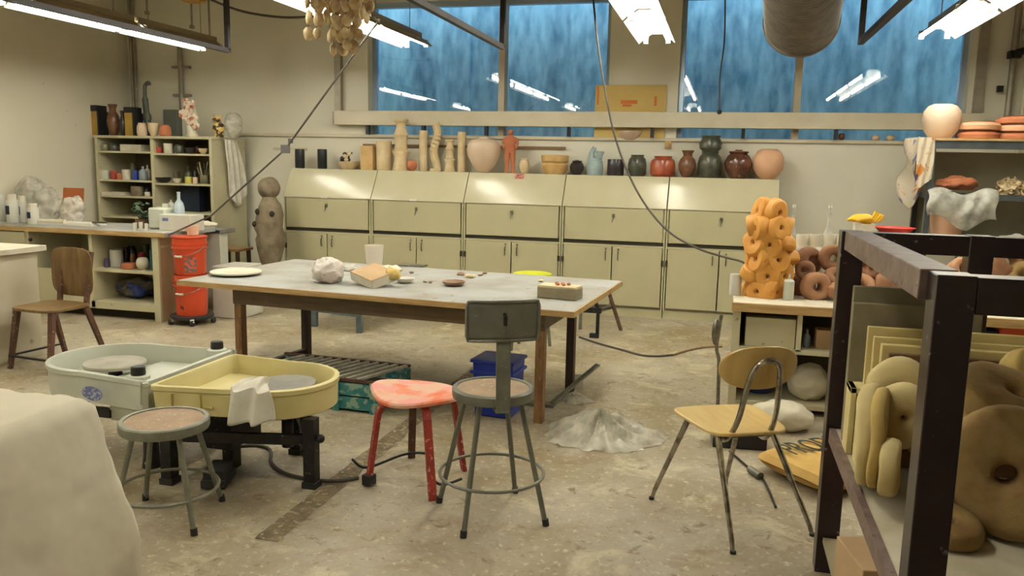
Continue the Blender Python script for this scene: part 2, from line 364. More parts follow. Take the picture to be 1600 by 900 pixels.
# =============================================================== LIGHTS
def fixture(x, y0, label, L_=1.2, z=2.70):
    t = thing('fluorescent_light', label, 'ceiling light', (x, y0, z), 0, 'hooded fluorescent lights hung in rows')
    hb = MB()
    prof = [(-.165, 0), (-.10, .055), (-.05, .085), (.05, .085), (.10, .055), (.165, 0)]
    n = len(prof); vs = [(a, yy, b) for yy in (-L_, 0) for a, b in prof]
    hb.add(vs, [(i, i+1, n+i+1, n+i) for i in range(n-1)])
    part('reflector', hb, M_HOOD, t, ang=10)
    hx = MB(); vs = [(a*1.03, yy, b+.006) for yy in (-L_-.002, .002) for a, b in prof]
    hx.add(vs, [(i, n+i, n+i+1, i+1) for i in range(n-1)]); hx.bb(-.05, .05, -L_, 0, .092, .14)
    part('housing', hx, M_HOODX, t, ang=10)
    for s in (-1, 1):
        part('tube', MB().tube([(s*.10, -L_+.03, .028), (s*.10, -.03, .028)], .017, 8), M_TUBE, t)
        part('tube_holder', MB().bb(s*.10-.02, s*.10+.02, -.03, -.012, .0, .07), M_HOOD, t)
        part('tube_holder', MB().bb(s*.10-.02, s*.10+.02, -L_+.012, -L_+.03, .0, .07), M_HOOD, t)
    for yy in (-.2, -L_+.2): part('hanger', MB().tube([(0, yy, .14), (0, yy, ZC-z)], .004, 6), M_PIPE, t)
rows = ((-5.32, 'far left'), (-3.02, 'left'), (-.675, 'middle'), (1.64, 'right'))
for x, nm in rows:
    for k, (y0, wd) in enumerate(((7.8, 'nearest the windows'), (6.55, 'second from the windows'), (5.3, 'third from the windows'), (2.6, 'added unseen over the near room half'), (-.2, 'added unseen behind the viewer'))):  # last two positions are unseen fixtures added to light the near room
        if (nm == 'right' and k > 2) or (nm == 'middle' and k == 4): continue
        fixture(x, y0, 'hooded twin-tube fluorescent light in the %s row, %s' % (nm, wd))
# L-shaped dark strut drops
for nm, e, yy in (('far left', (-3.956, 6.000, 2.443), 6.0), ('middle left', (-1.651, 6.000, 2.435), 6.0), ('right', (0.822, 6.000, 2.433), 6.0)):
    solo('strut_drop', MB().bar((0, 0, 0), (0, 0, ZC-e[2]), .035, .035).bar((0, .017, 0), (0, -3.4, 0), .035, .035), M_ROD,
         'dark L-shaped steel strut hung from the ceiling, the %s one' % nm, 'strut', (e[0], yy, e[2]))
# duct
dp = [(0, 0, .0)]
dm = MB(Matrix.Translation((0.436, 6.000, 2.575)) @ Matrix.Rotation(math.radians(-4), 4, 'Z') @ Matrix.Rotation(math.radians(79), 4, 'X'))
pr = []
for i in range(170): pr.append((.232+(.0, .010, .010)[i % 3], i*.014))
pr = [(.22, .04), (.22, 0), (.25, 0), (.25, .03)]+[(r, z+.035) for r, z in pr]
dm.lathe(pr, n=40)
solo('ventilation_duct', dm, M_DUCT, 'big dark ribbed round duct hanging below the ceiling near the windows', 'duct', ang=60)
solo('duct_strap', MB().bar((0, 0, 0), (0, 0, .62), .03, .003), M_PIPE, 'metal strap holding up the dark round duct', 'strap', (0.325, 5.600, 2.754))

# =============================================================== LOCKERS
YLK = 8.55; X0 = -4.962; DX = 1.1
for k in range(5):
    x0 = X0+k*DX; x1 = x0+DX
    t = thing('desk_locker', 'cream steel slant-top locker cabinet, ' + ('leftmost, under the two black jars', 'second from the left, under the cream columns', 'middle one, under the round pink vase', 'fourth from the left, under the pale blue pot', 'rightmost, under the round peach pot')[k], 'locker', (x0, YLK, 0), 0, 'slant-top lockers along the back wall')
    b = MB(); g = .004
    b.bb(g, DX-g, .03, .5, .0, .09)                       # plinth, set back
    b.bb(g, .02, 0, .52, .09, 1.165).bb(DX-.02, DX-g, 0, .52, .09, 1.165).bb(g, DX-g, .05, .5, .09, .12)
    b.bb(.02, DX-.02, .03, .5, .75, 1.16)
    b.bb(.02, DX-.02, 0, .03, .745, .765)
    part('body', b, M_LOCK, t)
    part('recess', MB().bb(.02, DX-.02, .012, .03, .765, .80), M_DARKGAP, t)
    d = MB(); d.add([(g, -.012, 1.165), (DX-g, -.012, 1.165), (DX-g, .19, 1.482), (g, .19, 1.482), (g, .52, 1.482), (DX-g, .52, 1.482), (DX-g, .52, 1.165), (g, .52, 1.165), (g, -.012, 1.150), (DX-g, -.012, 1.150), (g, .52, 1.150), (DX-g, .52, 1.150)],
          [(0, 1, 2, 3), (3, 2, 5, 4), (4, 5, 11, 10), (0, 3, 4, 10, 8), (1, 9, 11, 5, 2), (8, 9, 1, 0), (8, 10, 11, 9)])
    part('lid', d, M_LOCKL, t, bev=.004)
    fl = part('drop_front', MB().bb(.035, DX-.035, -.006, .02, .805, 1.145), M_LOCK, t, bev=.003)
    part('lock', MB().box(DX*.5, -.012, 1.07, .03, .012, .035).tube([(DX*.5, -.02, 1.06), (DX*.5-.012, -.03, 1.0)], .006, 6), M_STEEL, fl)
    for s, (u, v) in enumerate(((.03, DX/2-.006), (DX/2+.006, DX-.03))):
        dd = part('door', MB().bb(u, v, -.004, .02, .12, .742), M_LOCK, t, bev=.003)
        hx = v-.06 if s == 0 else u+.06
        part('handle', MB().tube([(hx, -.006, .60), (hx, -.026, .61), (hx, -.026, .68), (hx, -.006, .69)], .006, 6).box(hx, -.006, .715, .018, .006, .018), M_STEEL, dd)
        hg = u-.008 if s == 0 else v+.008
        part('hinge', MB().bb(hg-.012, hg+.012, -.012, 0, .56, .62), M_DARKGAP, dd)
for (q, lb) in (((-4.436, 8.530, 1.200), 'first'), ((-3.349, 8.530, 1.196), 'second')):
    solo('name_label', MB().bb(-.04, .04, -.003, .0, -.006, .012), M_PAPER, 'small paper label on the lid edge of the %s locker' % lb, 'label', (q[0], YLK-.013, 1.158))
solo('warning_sticker', MB(Matrix.Rotation(math.radians(-32), 4, 'X')).bb(-.05, .05, -.003, .0, -.03, .03), mat('red_sticker', (150, 40, 40), (214, 150, 140), 60, .5), 'small dark red sticker on the top edge of the middle locker lid', 'sticker', ((-2.177, 8.720, 1.441)[0], 8.718, 1.45))

# =============================================================== POTS
def sph(n=12, top=.0): return [(math.cos(-PI/2+PI*i/n), .5+.5*math.sin(-PI/2+PI*i/n)) for i in range(n+1) if math.cos(-PI/2+PI*i/n) > .25 or i < n/2+9]
PF = {
 'jar': [(.0, 0), (.8, 0), (.98, .12), (1, .55), (.9, .8), (.66, .92), (.72, 1), (.6, 1), (.5, .8), (0, .3)],
 'cyl': [(0, 0), (.97, 0), (1, .03), (1, .97), (.97, 1), (.86, 1), (.84, .1), (0, .1)],
 'solid': [(0, 0), (.95, 0), (1, .06), (1, .94), (.95, 1), (0, 1)],
 'cup': [(0, 0), (.72, 0), (.78, .03), (1, 1), (.92, 1), (.7, .08), (0, .06)],
 'bowl': [(0, 0), (.45, 0), (.5, .06), (.82, .4), (1, 1), (.93, 1), (.74, .45), (0, .15)],
 'ball': [(0, 0), (.4, 0), (.72, .13), (.94, .32), (1, .52), (.94, .74), (.76, .9), (.5, .98), (.0, 1)],
 'pot': [(0, 0), (.5, 0), (.56, .02), (.86, .25), (1, .55), (.95, .8), (.72, .95), (.52, .99), (.5, 1), (.44, .97), (0, .7)],
 'heart': [(0, 0), (.3, 0), (.36, .02), (.66, .2), (.92, .46), (1, .64), (.94, .8), (.72, .91), (.3, .95), (.24, 1), (.18, 1), (.15, .9), (0, .85)],
 'vase': [(0, 0), (.5, 0), (.62, .04), (.95, .3), (1, .48), (.82, .66), (.5, .78), (.5, .86), (.72, 1), (.62, 1), (.4, .84), (0, .5)],
 'bottle': [(0, 0), (.95, 0), (1, .05), (1, .58), (.8, .7), (.32, .8), (.3, .97), (.36, .98), (.34, 1), (0, 1)],
 'squeeze': [(0, 0), (.95, 0), (1, .04), (1, .72), (.72, .78), (.3, .8), (.16, .95), (.08, 1), (0, 1)],
 'urn': [(0, 0), (.55, 0), (.6, .03), (.9, .3), (1, .55), (.8, .78), (.6, .86), (.72, .9), (.68, .94), (.3, .97), (.25, 1), (0, 1)],
 'column': [(0, 0), (1, 0), (.9, .05), (.72, .2), (.72, .28), (1, .36), (1, .38), (.74, .41), (.62, .55), (.72, .68), (.8, .7), (.74, .72), (.5, .85), (.55, .93), (.78, .97), (.78, 1), (.6, 1), (.4, .9), (0, .8)],
 'horn': [(0, 0), (1, 0), (.9, .05), (.6, .15), (.32, .4), (.2, .7), (.16, .9), (.3, .95), (.3, 1), (0, 1)],
 'slab': [(0, 0), (1, 0), (1.0, 1), (.85, 1), (.85, .1), (0, .1)],
}
def pot(name, label, cat, box, prof, m, n=20, sy=1, group=None, warp=0, rot=0):
    x, y, z0, w_, h = box; pf = [(r*w_/2, z*h) for r, z in PF[prof]]
    mb = MB().lathe(pf, n=n, sy=sy)
    if n == 4: mb.v = [(a*1.414, b*1.414, c) for a, b, c in mb.v]; mb.v = [((a-b)*.7071, (a+b)*.7071*min(1, .16/w_), c) for a, b, c in mb.v]
    if warp: mb.warp(warp*w_, 3/w_, seed=x, fl=0)
    return solo(name, mb, m, label, cat, (x, y, z0), rot, group)
YP = 8.9; ZP = 1.483
M_JBLK = mat('black_jar', (26, 28, 30), rough=.3)
M_DKPOT = mat('dark_glaze', (50, 40, 42), (34, 30, 32), 14, .35, coat=.3)
M_DKGRN = mat('dark_green_glaze', (82, 84, 66), (56, 58, 50), 14, .35, coat=.3)
M_BRN = mat('brown_glaze', (128, 88, 56), (92, 58, 38), 14, .35, coat=.3)
M_BRNR = mat('red_brown_glaze', (108, 66, 48), (76, 46, 36), 10, .25, coat=.5, spot=(150, 110, 84), spot_scale=30, spot_t=.64)
M_TAN = mat('tan_glaze', (206, 172, 114), (188, 152, 96), 10, .5)
M_PBLUE = mat('pale_blue_glaze', (160, 176, 178), (136, 156, 160), 14, .4)
M_ORED = mat('orange_red_glaze', (176, 88, 50), (140, 62, 38), 12, .3, coat=.4)
PG = 'pottery lined up on the lockers'
pot('jar', 'small plain black jar, leftmost piece on the lockers', 'jar', (-4.937, 8.900, 1.483, 0.115, 0.224), 'solid', M_JBLK, group=PG)
pot('jar', 'small black jar with a mottled side, second from the left on the lockers', 'jar', (-4.642, 8.900, 1.483, 0.114, 0.228), 'solid', M_JBLK, group=PG)
o = thing('flower_dish', 'pale dish heaped with dark modelled flowers on the left lockers', 'dish', ((-4.304, 8.900, 1.483, 0.264, 0.107))[:3], 0, PG)
part('dish', MB().lathe([(r*.13, z*.09) for r, z in PF['bowl']], n=18), M_BISQ, o)
for i in range(9): part('flower', MB().ball((rnd.uniform(-.09, .09), rnd.uniform(-.04, .04), .10+rnd.uniform(0, .08)), (.028, .028, .024), 8, 6), M_DKPOT if i % 3 else M_BISQ, o)
part('leaf', MB().tube([(0, 0, .1), (.01, 0, .17), (.05, 0, .19)], .01, 6), M_DKPOT, o)
pot('square_pot', 'square straight-sided beige pot beside the dark flower dish', 'pot', (-4.038, 8.900, 1.483, 0.150, 0.274), 'slab', M_TAN, n=4, group=PG)
pot('slab_vase', 'tall cream slab vase with a ragged lip, left of the stacked column', 'vase', (-3.853, 8.900, 1.483, 0.179, 0.335), 'cyl', M_BISQ, group=PG, warp=.05)
pot('column_vase', 'tallest cream waisted column of stacked cups on the lockers', 'vase', (-3.621, 8.850, 1.483, 0.213, 0.574), 'column', M_BISQ, group=PG)
pot('clay_ball', 'small orange clay ball at the foot of the cream column', 'ball', (-3.464, 8.800, 1.483, 0.117, 0.122), 'ball', M_TERRA, group=PG)
pot('tube_vase', 'slim cream tube vase right of the orange clay ball', 'vase', (-3.367, 8.900, 1.483, 0.095, 0.457), 'cyl', M_BISQ, group=PG)
x_, y_, z_, w_, h_ = (-3.223, 8.920, 1.483, 0.132, 0.538)
tb = MB()
for i in range(14):
    a = i*.6; tb.tube([(w_*.18*math.cos(a), w_*.18*math.sin(a), h_*i/14), (w_*.18*math.cos(a+.6), w_*.18*math.sin(a+.6), h_*(i+1)/14)], [w_*.36, w_*.33], 10)
tb.lathe([(0, 0), (w_*.55, 0), (w_*.5, .03), (0, .03)], n=14)
solo('twisted_column', tb, M_BISQ, 'tall knobbly twisted cream column between the tube vases', 'sculpture', (x_, y_, z_), 0, PG)
pot('ribbed_vase', 'cream ribbed vase with a wide foot, left of the plain tube', 'vase', (-3.045, 8.900, 1.483, 0.131, 0.360), 'column', M_BISQ, group=PG)
pot('tube_vase', 'plain tall cream tube vase just left of the round pink vase', 'vase', (-2.904, 8.900, 1.483, 0.094, 0.447), 'cyl', M_BISQ, group=PG)
pot('round_vase', 'large round pinkish-white vase with a tiny neck on the lockers', 'vase', (-2.628, 8.850, 1.483, 0.387, 0.392), 'heart', M_PINKW, n=28, group=PG)
# terracotta figure: torso, legs and head in one skin
x_, y_, z_, w_, h_ = (-2.325, 8.850, 1.483, 0.170, 0.472)
fg = MB(); W_ = w_/2
fg.lathe([(0, h_*.45), (W_*.62, h_*.46), (W_*.8, h_*.54), (W_*.66, h_*.64), (W_*.95, h_*.76), (W_*.9, h_*.82), (W_*.4, h_*.86), (W_*.3, h_*.88), (0, h_*.88)], n=16, sy=.6)
for s in (-1, 1):
    fg.tube([(s*W_*.42, 0, 0), (s*W_*.42, 0, h_*.05), (s*W_*.40, 0, h_*.25), (s*W_*.34, 0, h_*.5)], [W_*.3, W_*.24, W_*.3, W_*.42], 10)
    fg.tube([(s*W_*.85, 0, h_*.8), (s*W_*.98, .0, h_*.68), (s*W_*.8, -.02, h_*.56)], [W_*.22, W_*.17, W_*.12], 8)
fg.ball((0, 0, h_*.94), (W_*.42, W_*.42, h_*.07), 12, 8)
solo('torso_figure', fg, M_TERRA, 'terracotta standing figure beside the round pink vase', 'sculpture', (x_, y_, z_), 0, PG)
pot('clay_lump', 'small pale lumpy pot right of the terracotta figure', 'pot', (-2.173, 8.900, 1.483, 0.128, 0.168), 'urn', M_BISQ, group=PG, warp=.12)
o = thing('lidded_basket', 'tan pottery basket with a wide lid on the fourth locker', 'pot', ((-1.821, 8.880, 1.483, 0.310, 0.236))[:3], 0, PG)
part('basket', MB().lathe([(0, 0), (.11, 0), (.145, .05), (.148, .1), (.13, .12), (0, .12)], n=20), M_TAN, o)
part('lid', MB().lathe([(0, .123), (.13, .123), (.15, .14), (.155, .2), (.14, .205), (.13, .15), (0, .15)], n=20), M_TAN, o)
pot('black_pot', 'small black rounded pot right of the tan basket', 'pot', (-1.574, 8.880, 1.483, 0.161, 0.158), 'urn', M_DKPOT, group=PG)
x_, y_, z_, w_, h_ = (-1.376, 8.880, 1.483, 0.195, 0.298); tb = MB()
tb.lathe([(0, 0), (w_*.42, 0), (w_*.48, h_*.2), (w_*.42, h_*.5), (w_*.2, h_*.62), (0, h_*.62)], n=16, sy=.8)
tb.tube([(-w_*.2, 0, h_*.5), (-w_*.2, 0, h_*.8), (-w_*.05, 0, h_)], [w_*.24, w_*.16, w_*.12], 10)
tb.tube([(w_*.15, 0, h_*.5), (w_*.24, 0, h_*.7), (w_*.26, 0, h_*.86)], [w_*.22, w_*.16, w_*.24], 10)
solo('twin_neck_vase', tb, M_PBLUE, 'pale blue two-necked vase on the lockers', 'vase', (x_, y_, z_), 0, PG)
pot('dark_pot', 'dark grey open pot right of the pale blue vase', 'pot', (-1.151, 8.880, 1.483, 0.180, 0.173), 'cyl', M_DKPOT, group=PG)
pot('green_pot', 'dark green glazed pot behind the hanging cable', 'pot', (-0.921, 8.880, 1.483, 0.199, 0.224), 'jar', M_DKGRN, group=PG)
pot('red_bowl', 'orange-red glazed bowl with a dark rim on the lockers', 'bowl', (-0.650, 8.880, 1.483, 0.266, 0.215), 'jar', M_ORED, group=PG)
pot('brown_vase', 'brown vase with a flared neck right of the orange-red bowl', 'vase', (-0.395, 8.880, 1.483, 0.189, 0.280), 'vase', M_BRN, group=PG)
o = thing('tall_dark_jar', 'tall dark olive stacked jar, tallest at the right of the lockers', 'jar', ((-0.165, 8.880, 1.483, 0.235, 0.435))[:3], 0, PG)
h_ = ((-0.165, 8.880, 1.483, 0.235, 0.435))[4]
part('lower_body', MB().lathe([(r*.125, z*h_*.62) for r, z in PF['jar'][:8]], n=20), M_DKGRN, o)
part('upper_body', MB().lathe([(0, h_*.6), (.07, h_*.6), (.115, h_*.7), (.12, h_*.82), (.09, h_*.94), (.1, h_*.985), (.1, h_), (.08, h_), (0, h_*.9)], n=20), M_DKGRN, o)
pot('round_jar', 'round reddish-brown glazed jar with small lugs on the lockers', 'jar', (0.123, 8.860, 1.483, 0.286, 0.294), 'urn', M_BRNR, group=PG, n=24)
pot('round_pot', 'smooth round peach clay pot, rightmost piece on the lockers', 'pot', (0.421, 8.840, 1.483, 0.309, 0.311), 'ball', M_PEACH, n=28, group=PG)
# on the sill
pot('plate', 'pink clay plate resting on the sill below the cardboard', 'plate', (-1.030, 9.120, 1.866, 0.288, 0.100), 'bowl', M_PINKW)
solo('pipe_fitting', MB().box(0, 0, 0, .07, .03, .08).tube([(0, -.02, 0), (0, -.05, 0)], .02, 8), M_TAN, 'small square brass fitting on the wall below the sill', 'fitting', (-0.617, 9.070, 1.825))
for i, (a, lb) in enumerate((((1.139, 9.120, 1.895, 0.066, 0.073), 'brown'), ((1.468, 9.120, 1.895, 0.085, 0.057), 'pink'), ((1.607, 9.120, 1.895, 0.085, 0.059), 'cream'))):
    pot('trinket', 'tiny %s clay piece on the window sill left of the metal rack' % lb, 'ornament', a, 'ball', (M_BRN, M_PINKW, M_BISQ)[i])
# cardboard sheet behind the beam
q0 = (-1.429, 9.080, 2.456); q1 = (-0.662, 9.080, 2.454)
cb = thing('cardboard_sheet', 'yellowish cardboard sheet with faded orange print behind the box beam', 'cardboard', (q0[0], YB-.03, SILL+.03))
part('sheet', MB().bb(0, q1[0]-q0[0], 0, .012, 0, q0[2]-SILL-.03), M_YCARD, cb, bev=.002)
part('printing', MB().bb(.28, .46, -.001, 0, .36, .40), mat('orange_print', (206, 120, 60), rough=.8), cb)
for q in ((.02, .04, .35, .55), (.30, .40, .33, .355), (.64, .67, .34, .44)): part('printing', MB().bb(q[0], q[1], -.001, 0, q[2], q[3]), MC['orange_print'], cb)

# =============================================================== LEFT SHELF UNIT
SX0, SX1, SY0, SY1, SZ = -7.35, -5.75, 8.34, 9.02, 1.822
SM = -6.56
t = thing('shelf_unit', 'tall cream two-bay shelf unit full of glaze supplies in the left corner', 'shelf', (SX0, SY0, 0))
LX = SX1-SX0; MX = SM-SX0
part('side_panel', MB().bb(0, .035, 0, .68, 0, SZ), M_CREAM, t); part('side_panel', MB().bb(LX-.035, LX, 0, .68, 0, SZ), M_CREAM, t)
part('divider', MB().bb(MX-.02, MX+.02, .005, .66, 0, SZ-.03), M_CREAM, t)
part('back_panel', MB().bb(.035, LX-.035, .66, .68, 0, SZ), mat('shelf_back', (120, 104, 78), (100, 86, 62), 4, .8), t)
part('top_panel', MB().bb(-.01, LX+.01, -.01, .68, SZ-.03, SZ), M_CREAM, t, bev=.003)
R1 = (1.640, 1.299, 1.108, 0.861); R2 = (1.624, 1.275, 0.937)
for z in R1: part('shelf', MB().bb(.035, MX-.02, .01, .655, z-.022, z), M_CREAM, t)
for z in R2: part('shelf', MB().bb(MX+.02, LX-.035, .01, .655, z-.022, z), M_CREAM, t)
YS = 8.5
def on(pl, pr, pt): return None
SG = 'supplies on the corner shelf unit'
M_GLJ = mat('murky_glass', (150, 142, 110), (110, 104, 80), 20, .3)
M_REDL = mat('red_label', (170, 66, 52), rough=.6); M_BL = mat('blue_cap', (36, 62, 150), rough=.4)
items = [
 ('jar', 'yellowish glass jar on the top left shelf', 'jar', (-7.289, 8.430, 1.642, 0.101, 0.086), 'jar', M_GLJ),
 ('jar', 'dark squat jar second on the top left shelf', 'jar', (-7.157, 8.430, 1.642, 0.093, 0.088), 'jar', M_DKGRN),
 ('box', 'long pale tray lying on the top left shelf', 'tray', (-6.915, 8.500, 1.642, 0.294, 0.078), 'slab', M_OFFW),
 ('tub', 'white glaze tub with red label on the second left shelf', 'tub', (-7.301, 8.430, 1.301, 0.101, 0.105), 'solid', M_WHITE),
 ('tub', 'cream lidded tub behind the red-label tub', 'tub', (-7.546, 8.800, 1.301, 0.097, 0.204), 'solid', M_OFFW),
 ('tub', 'small white and red tub in the middle of the second left shelf', 'tub', (-7.173, 8.430, 1.301, 0.085, 0.100), 'solid', M_REDL),
 ('jar', 'cream jar with a red lid on the second left shelf', 'jar', (-6.999, 8.430, 1.301, 0.100, 0.120), 'solid', M_OFFW),
 ('bottle', 'tall clear bottle at the back of the second left shelf', 'bottle', (-7.372, 8.800, 1.301, 0.097, 0.263), 'bottle', M_GLJ),
 ('tub', 'bright blue tub on the second left shelf', 'tub', (-6.872, 8.430, 1.301, 0.069, 0.115), 'solid', M_BL),
 ('bottle', 'grey-blue bottle right of the bright blue tub', 'bottle', (-6.763, 8.430, 1.301, 0.100, 0.163), 'bottle', mat('grey_blue', (136, 146, 150), rough=.4)),
 ('tray', 'flat cream tray on the third left shelf', 'tray', (-7.159, 8.430, 1.110, 0.288, 0.037), 'slab', M_OFFW),
 ('tin', 'grey tin on the third left shelf', 'tin', (-6.856, 8.430, 1.110, 0.147, 0.115), 'solid', M_GREYCLAY),
 ('cup', 'red cup on the top right shelf of the corner unit', 'cup', (-6.526, 8.430, 1.626, 0.084, 0.068), 'cup', M_REDL),
 ('box', 'white square pot on the top right shelf of the corner unit', 'pot', (-6.397, 8.430, 1.626, 0.106, 0.115), 'solid', M_OFFW),
 ('pot', 'dark green pot on the top right shelf of the corner unit', 'pot', (-6.249, 8.430, 1.626, 0.121, 0.102), 'jar', M_DKGRN),
 ('bowl', 'dark shallow bowl beside the green pot on the top right shelf', 'bowl', (-6.098, 8.430, 1.626, 0.128, 0.067), 'bowl', M_DKPOT),
 ('bowl', 'pale shallow bowl at the right end of the top right shelf', 'bowl', (-5.926, 8.430, 1.626, 0.112, 0.062), 'bowl', M_BISQ),
 ('tray', 'dark shallow tray with brushes on the second right shelf', 'tray', (-6.482, 8.430, 1.277, 0.191, 0.064), 'bowl', M_DKPOT),
 ('dish', 'cream dish on the second right shelf', 'dish', (-6.293, 8.430, 1.277, 0.106, 0.054), 'bowl', M_OFFW),
 ('bottle', 'small dark bottle with a white cap on the second right shelf', 'bottle', (-6.224, 8.550, 1.277, 0.084, 0.198), 'bottle', M_DKGRN),
 ('jar', 'yellow jar in front of the dark bottle on the second right shelf', 'jar', (-6.132, 8.420, 1.277, 0.083, 0.080), 'solid', mat('yellow_jar', (206, 196, 90), rough=.5)),
 ('jar', 'pink jar beside the yellow jar on the second right shelf', 'jar', (-6.041, 8.420, 1.277, 0.060, 0.075), 'solid', M_PINKW),
 ('tub', 'navy blue storage bin on the lower right shelf of the corner unit', 'bin', (-6.202, 8.600, 0.939, 0.271, 0.308), 'slab', M_DKBLUE),
 ('jug', 'white jug on the lower right shelf of the corner unit', 'jug', (-6.391, 8.430, 0.939, 0.084, 0.139), 'bottle', M_WHITE),
 ('jar', 'small amber jar behind the top left jars', 'jar', (-7.237, 8.600, 1.642, 0.079, 0.061), 'jar', M_BRN),
 ('tub', 'orange-lidded tub between the red and cream tubs on the second left shelf', 'tub', (-7.071, 8.400, 1.301, 0.077, 0.072), 'solid', M_TERRA),
 ('jar', 'murky glass jar behind the blue tub', 'jar', (-7.163, 8.750, 1.301, 0.080, 0.195), 'jar', M_GLJ),
 ('bottle', 'white bottle at the right end of the second left shelf', 'bottle', (-6.835, 8.600, 1.301, 0.070, 0.177), 'bottle', M_OFFW),
 ('jar', 'dark jar beside the grey tin on the third left shelf', 'jar', (-6.777, 8.500, 1.110, 0.085, 0.108), 'jar', M_DKPOT),
 ('tub', 'white tub at the right end of the third left shelf', 'tub', (-6.690, 8.400, 1.110, 0.069, 0.052), 'solid', M_OFFW),
 ('cup', 'grey cup behind the tray of brushes on the second right shelf', 'cup', (-6.505, 8.700, 1.277, 0.086, 0.131), 'cup', M_GREYCLAY),
 ('jar', 'small black jar beside the dark bottle on the second right shelf', 'jar', (-6.168, 8.600, 1.277, 0.062, 0.154), 'jar', M_DKPOT),
 ('jar', 'small round glazed jar second from the right on the top right shelf', 'jar', (-6.159, 8.650, 1.626, 0.069, 0.094), 'jar', M_BRN),
 ('tin', 'small white tin at the left of the lower right shelf', 'tin', (-6.593, 8.500, 0.939, 0.093, 0.084), 'solid', M_WHITE),
]
for nm, lb, ct, bx_, pf_, mm in items: pot(nm, lb, ct, bx_, pf_, mm, n=(4 if pf_ == 'slab' else 14), group=SG)
o = thing('brush_jar', 'jar crowded with upright brushes and tools on the second right shelf', 'brush jar', ((-6.009, 8.550, 1.277, 0.092, 0.187))[:3], 0, SG)
part('jar', MB().lathe([(r*.05, z*.1) for r, z in PF['cyl']], n=12), M_GLJ, o)
for i in range(10):
    a = i*.63; part('brush', MB().tube([(.02*math.cos(a), .02*math.sin(a), .03), (.09*math.cos(a), .05*math.sin(a), .22+.04*math.sin(i*3))], [.004, .009], 6), (M_GLJ, M_BISQ, M_DKPOT)[i % 3], o)
# on top of the unit
TG = 'things standing on top of the corner shelf unit'
for pl, pr_, pt, lb in ((148, 163, 165, 'narrow yellow and black box standing at the left end of the shelf top'), (199, 214, 168, 'narrow yellow box with a black top right of the brown bottles')):
    pass
def ybox(bx_, lb):
    x, y, z0, w_, h = bx_; o = thing('upright_box', lb, 'box', (x, y, z0), 0, TG)
    part('carton', MB().bb(-w_/2, w_/2, -.08, .08, 0, h*.8), mat('yellow_carton', (176, 142, 62), (160, 126, 52), 8, .7), o)
    part('black_top', MB().bb(-w_/2-.004, w_/2+.004, -.085, .085, h*.8, h), M_BLK, o)
    part('black_edge', MB().bb(w_/2, w_/2+.022, -.08, .08, 0, h*.8), M_BLK, o)
ybox((-7.412, 8.500, 1.823, 0.086, 0.357), 'narrow yellow box with black top at the left end of the shelf top')
ybox((-6.925, 8.500, 1.823, 0.108, 0.336), 'yellow box with black top right of the brown bottles')
pot('brown_bottle', 'large brown figure-shaped bottle on the corner shelf top', 'bottle', (-7.205, 8.500, 1.823, 0.155, 0.373), 'vase', M_BRN, group=TG)
pot('brown_bottle', 'smaller dark bottle beside the large brown bottle', 'bottle', (-7.029, 8.450, 1.823, 0.077, 0.294), 'vase', M_DKPOT, group=TG)
x_, y_, z_, w_, h_ = (-6.802, 8.600, 1.823, 0.162, 0.659)
tb = MB(); tb.lathe([(0, 0), (w_*.5, 0), (w_*.46, h_*.06), (w_*.3, h_*.2), (w_*.2, h_*.35), (0, h_*.35)], n=14)
tb.tube(smooth_path([(0, 0, h_*.3), (-.015, 0, h_*.55), (-.02, 0, h_*.82), (-.005, 0, h_*.93), (.03, 0, h_*.97), (.05, 0, h_*.93)], 5), [.05]*3+[.035]*5+[.022]*8+[.017]*5+[.024]*5, 10)
solo('horn_sculpture', tb, mat('mossy_glaze', (84, 90, 72), (64, 70, 58), 16, .5), 'tall dark green horn-shaped sculpture on the corner shelf top', 'sculpture', (x_, y_, z_), 0, TG)
pot('cup', 'pink-rimmed clay cup left of two others on the shelf top', 'cup', (-6.740, 8.420, 1.823, 0.122, 0.152), 'jar', M_PINKW, group=TG)
pot('cup', 'pale cup with a foot between two clay cups on the shelf top', 'cup', (-6.585, 8.420, 1.823, 0.129, 0.153), 'bowl', M_BISQ, group=TG)
pot('terracotta_bowl', 'terracotta bowl on the corner shelf top', 'bowl', (-6.423, 8.420, 1.823, 0.136, 0.132), 'jar', M_TERRA, group=TG)
o = thing('flower_sculpture', 'upright cream and brown flower-shaped ceramic on the corner shelf top', 'sculpture', ((-6.114, 8.500, 1.823, 0.233, 0.434))[:3], 0, TG)
h_ = ((-6.114, 8.500, 1.823, 0.233, 0.434))[4]
part('stem', MB().lathe([(0, 0), (.075, 0), (.06, .04), (.07, h_*.5), (.05, h_*.8), (0, h_*.82)], n=12).warp(.012, 14, 2, fl=0), M_OFFW, o)
M_BLOOM = mat('bloom', (224, 206, 184), (170, 96, 62), 16, .6, lo=.5, hi=.6)
for i, (a, b) in enumerate(((-.05, .55), (.07, .5), (0, .72), (-.02, .9), (.09, .3), (-.08, .6), (.02, .4), (.05, .85))):
    fb = MB()
    for k in range(5):
        an = k*1.257; fb.ball((a+.032*math.cos(an), -.06, h_*b+.032*math.sin(an)), (.024, .014, .024), 8, 6)
    fb.ball((a, -.07, h_*b), .014, 8, 6); part('blossom', fb, M_BLOOM, o)
o = thing('animal_pot', 'squat yellow and brown animal-shaped pot at the right of the shelf top', 'sculpture', ((-5.757, 8.500, 1.823, 0.172, 0.303))[:3], 0, TG)
M_MOT = mat('mottled', (210, 180, 110), (60, 36, 26), 18, .5, lo=.48, hi=.55)
part('body', MB().ball((0, 0, .1), (.07, .07, .08), 14, 10).lathe([(0, 0), (.06, 0), (.05, .04), (0, .04)], n=12), M_MOT, o)
part('head', MB().ball((-.01, -.02, .19), (.055, .05, .045), 12, 8), M_MOT, o)
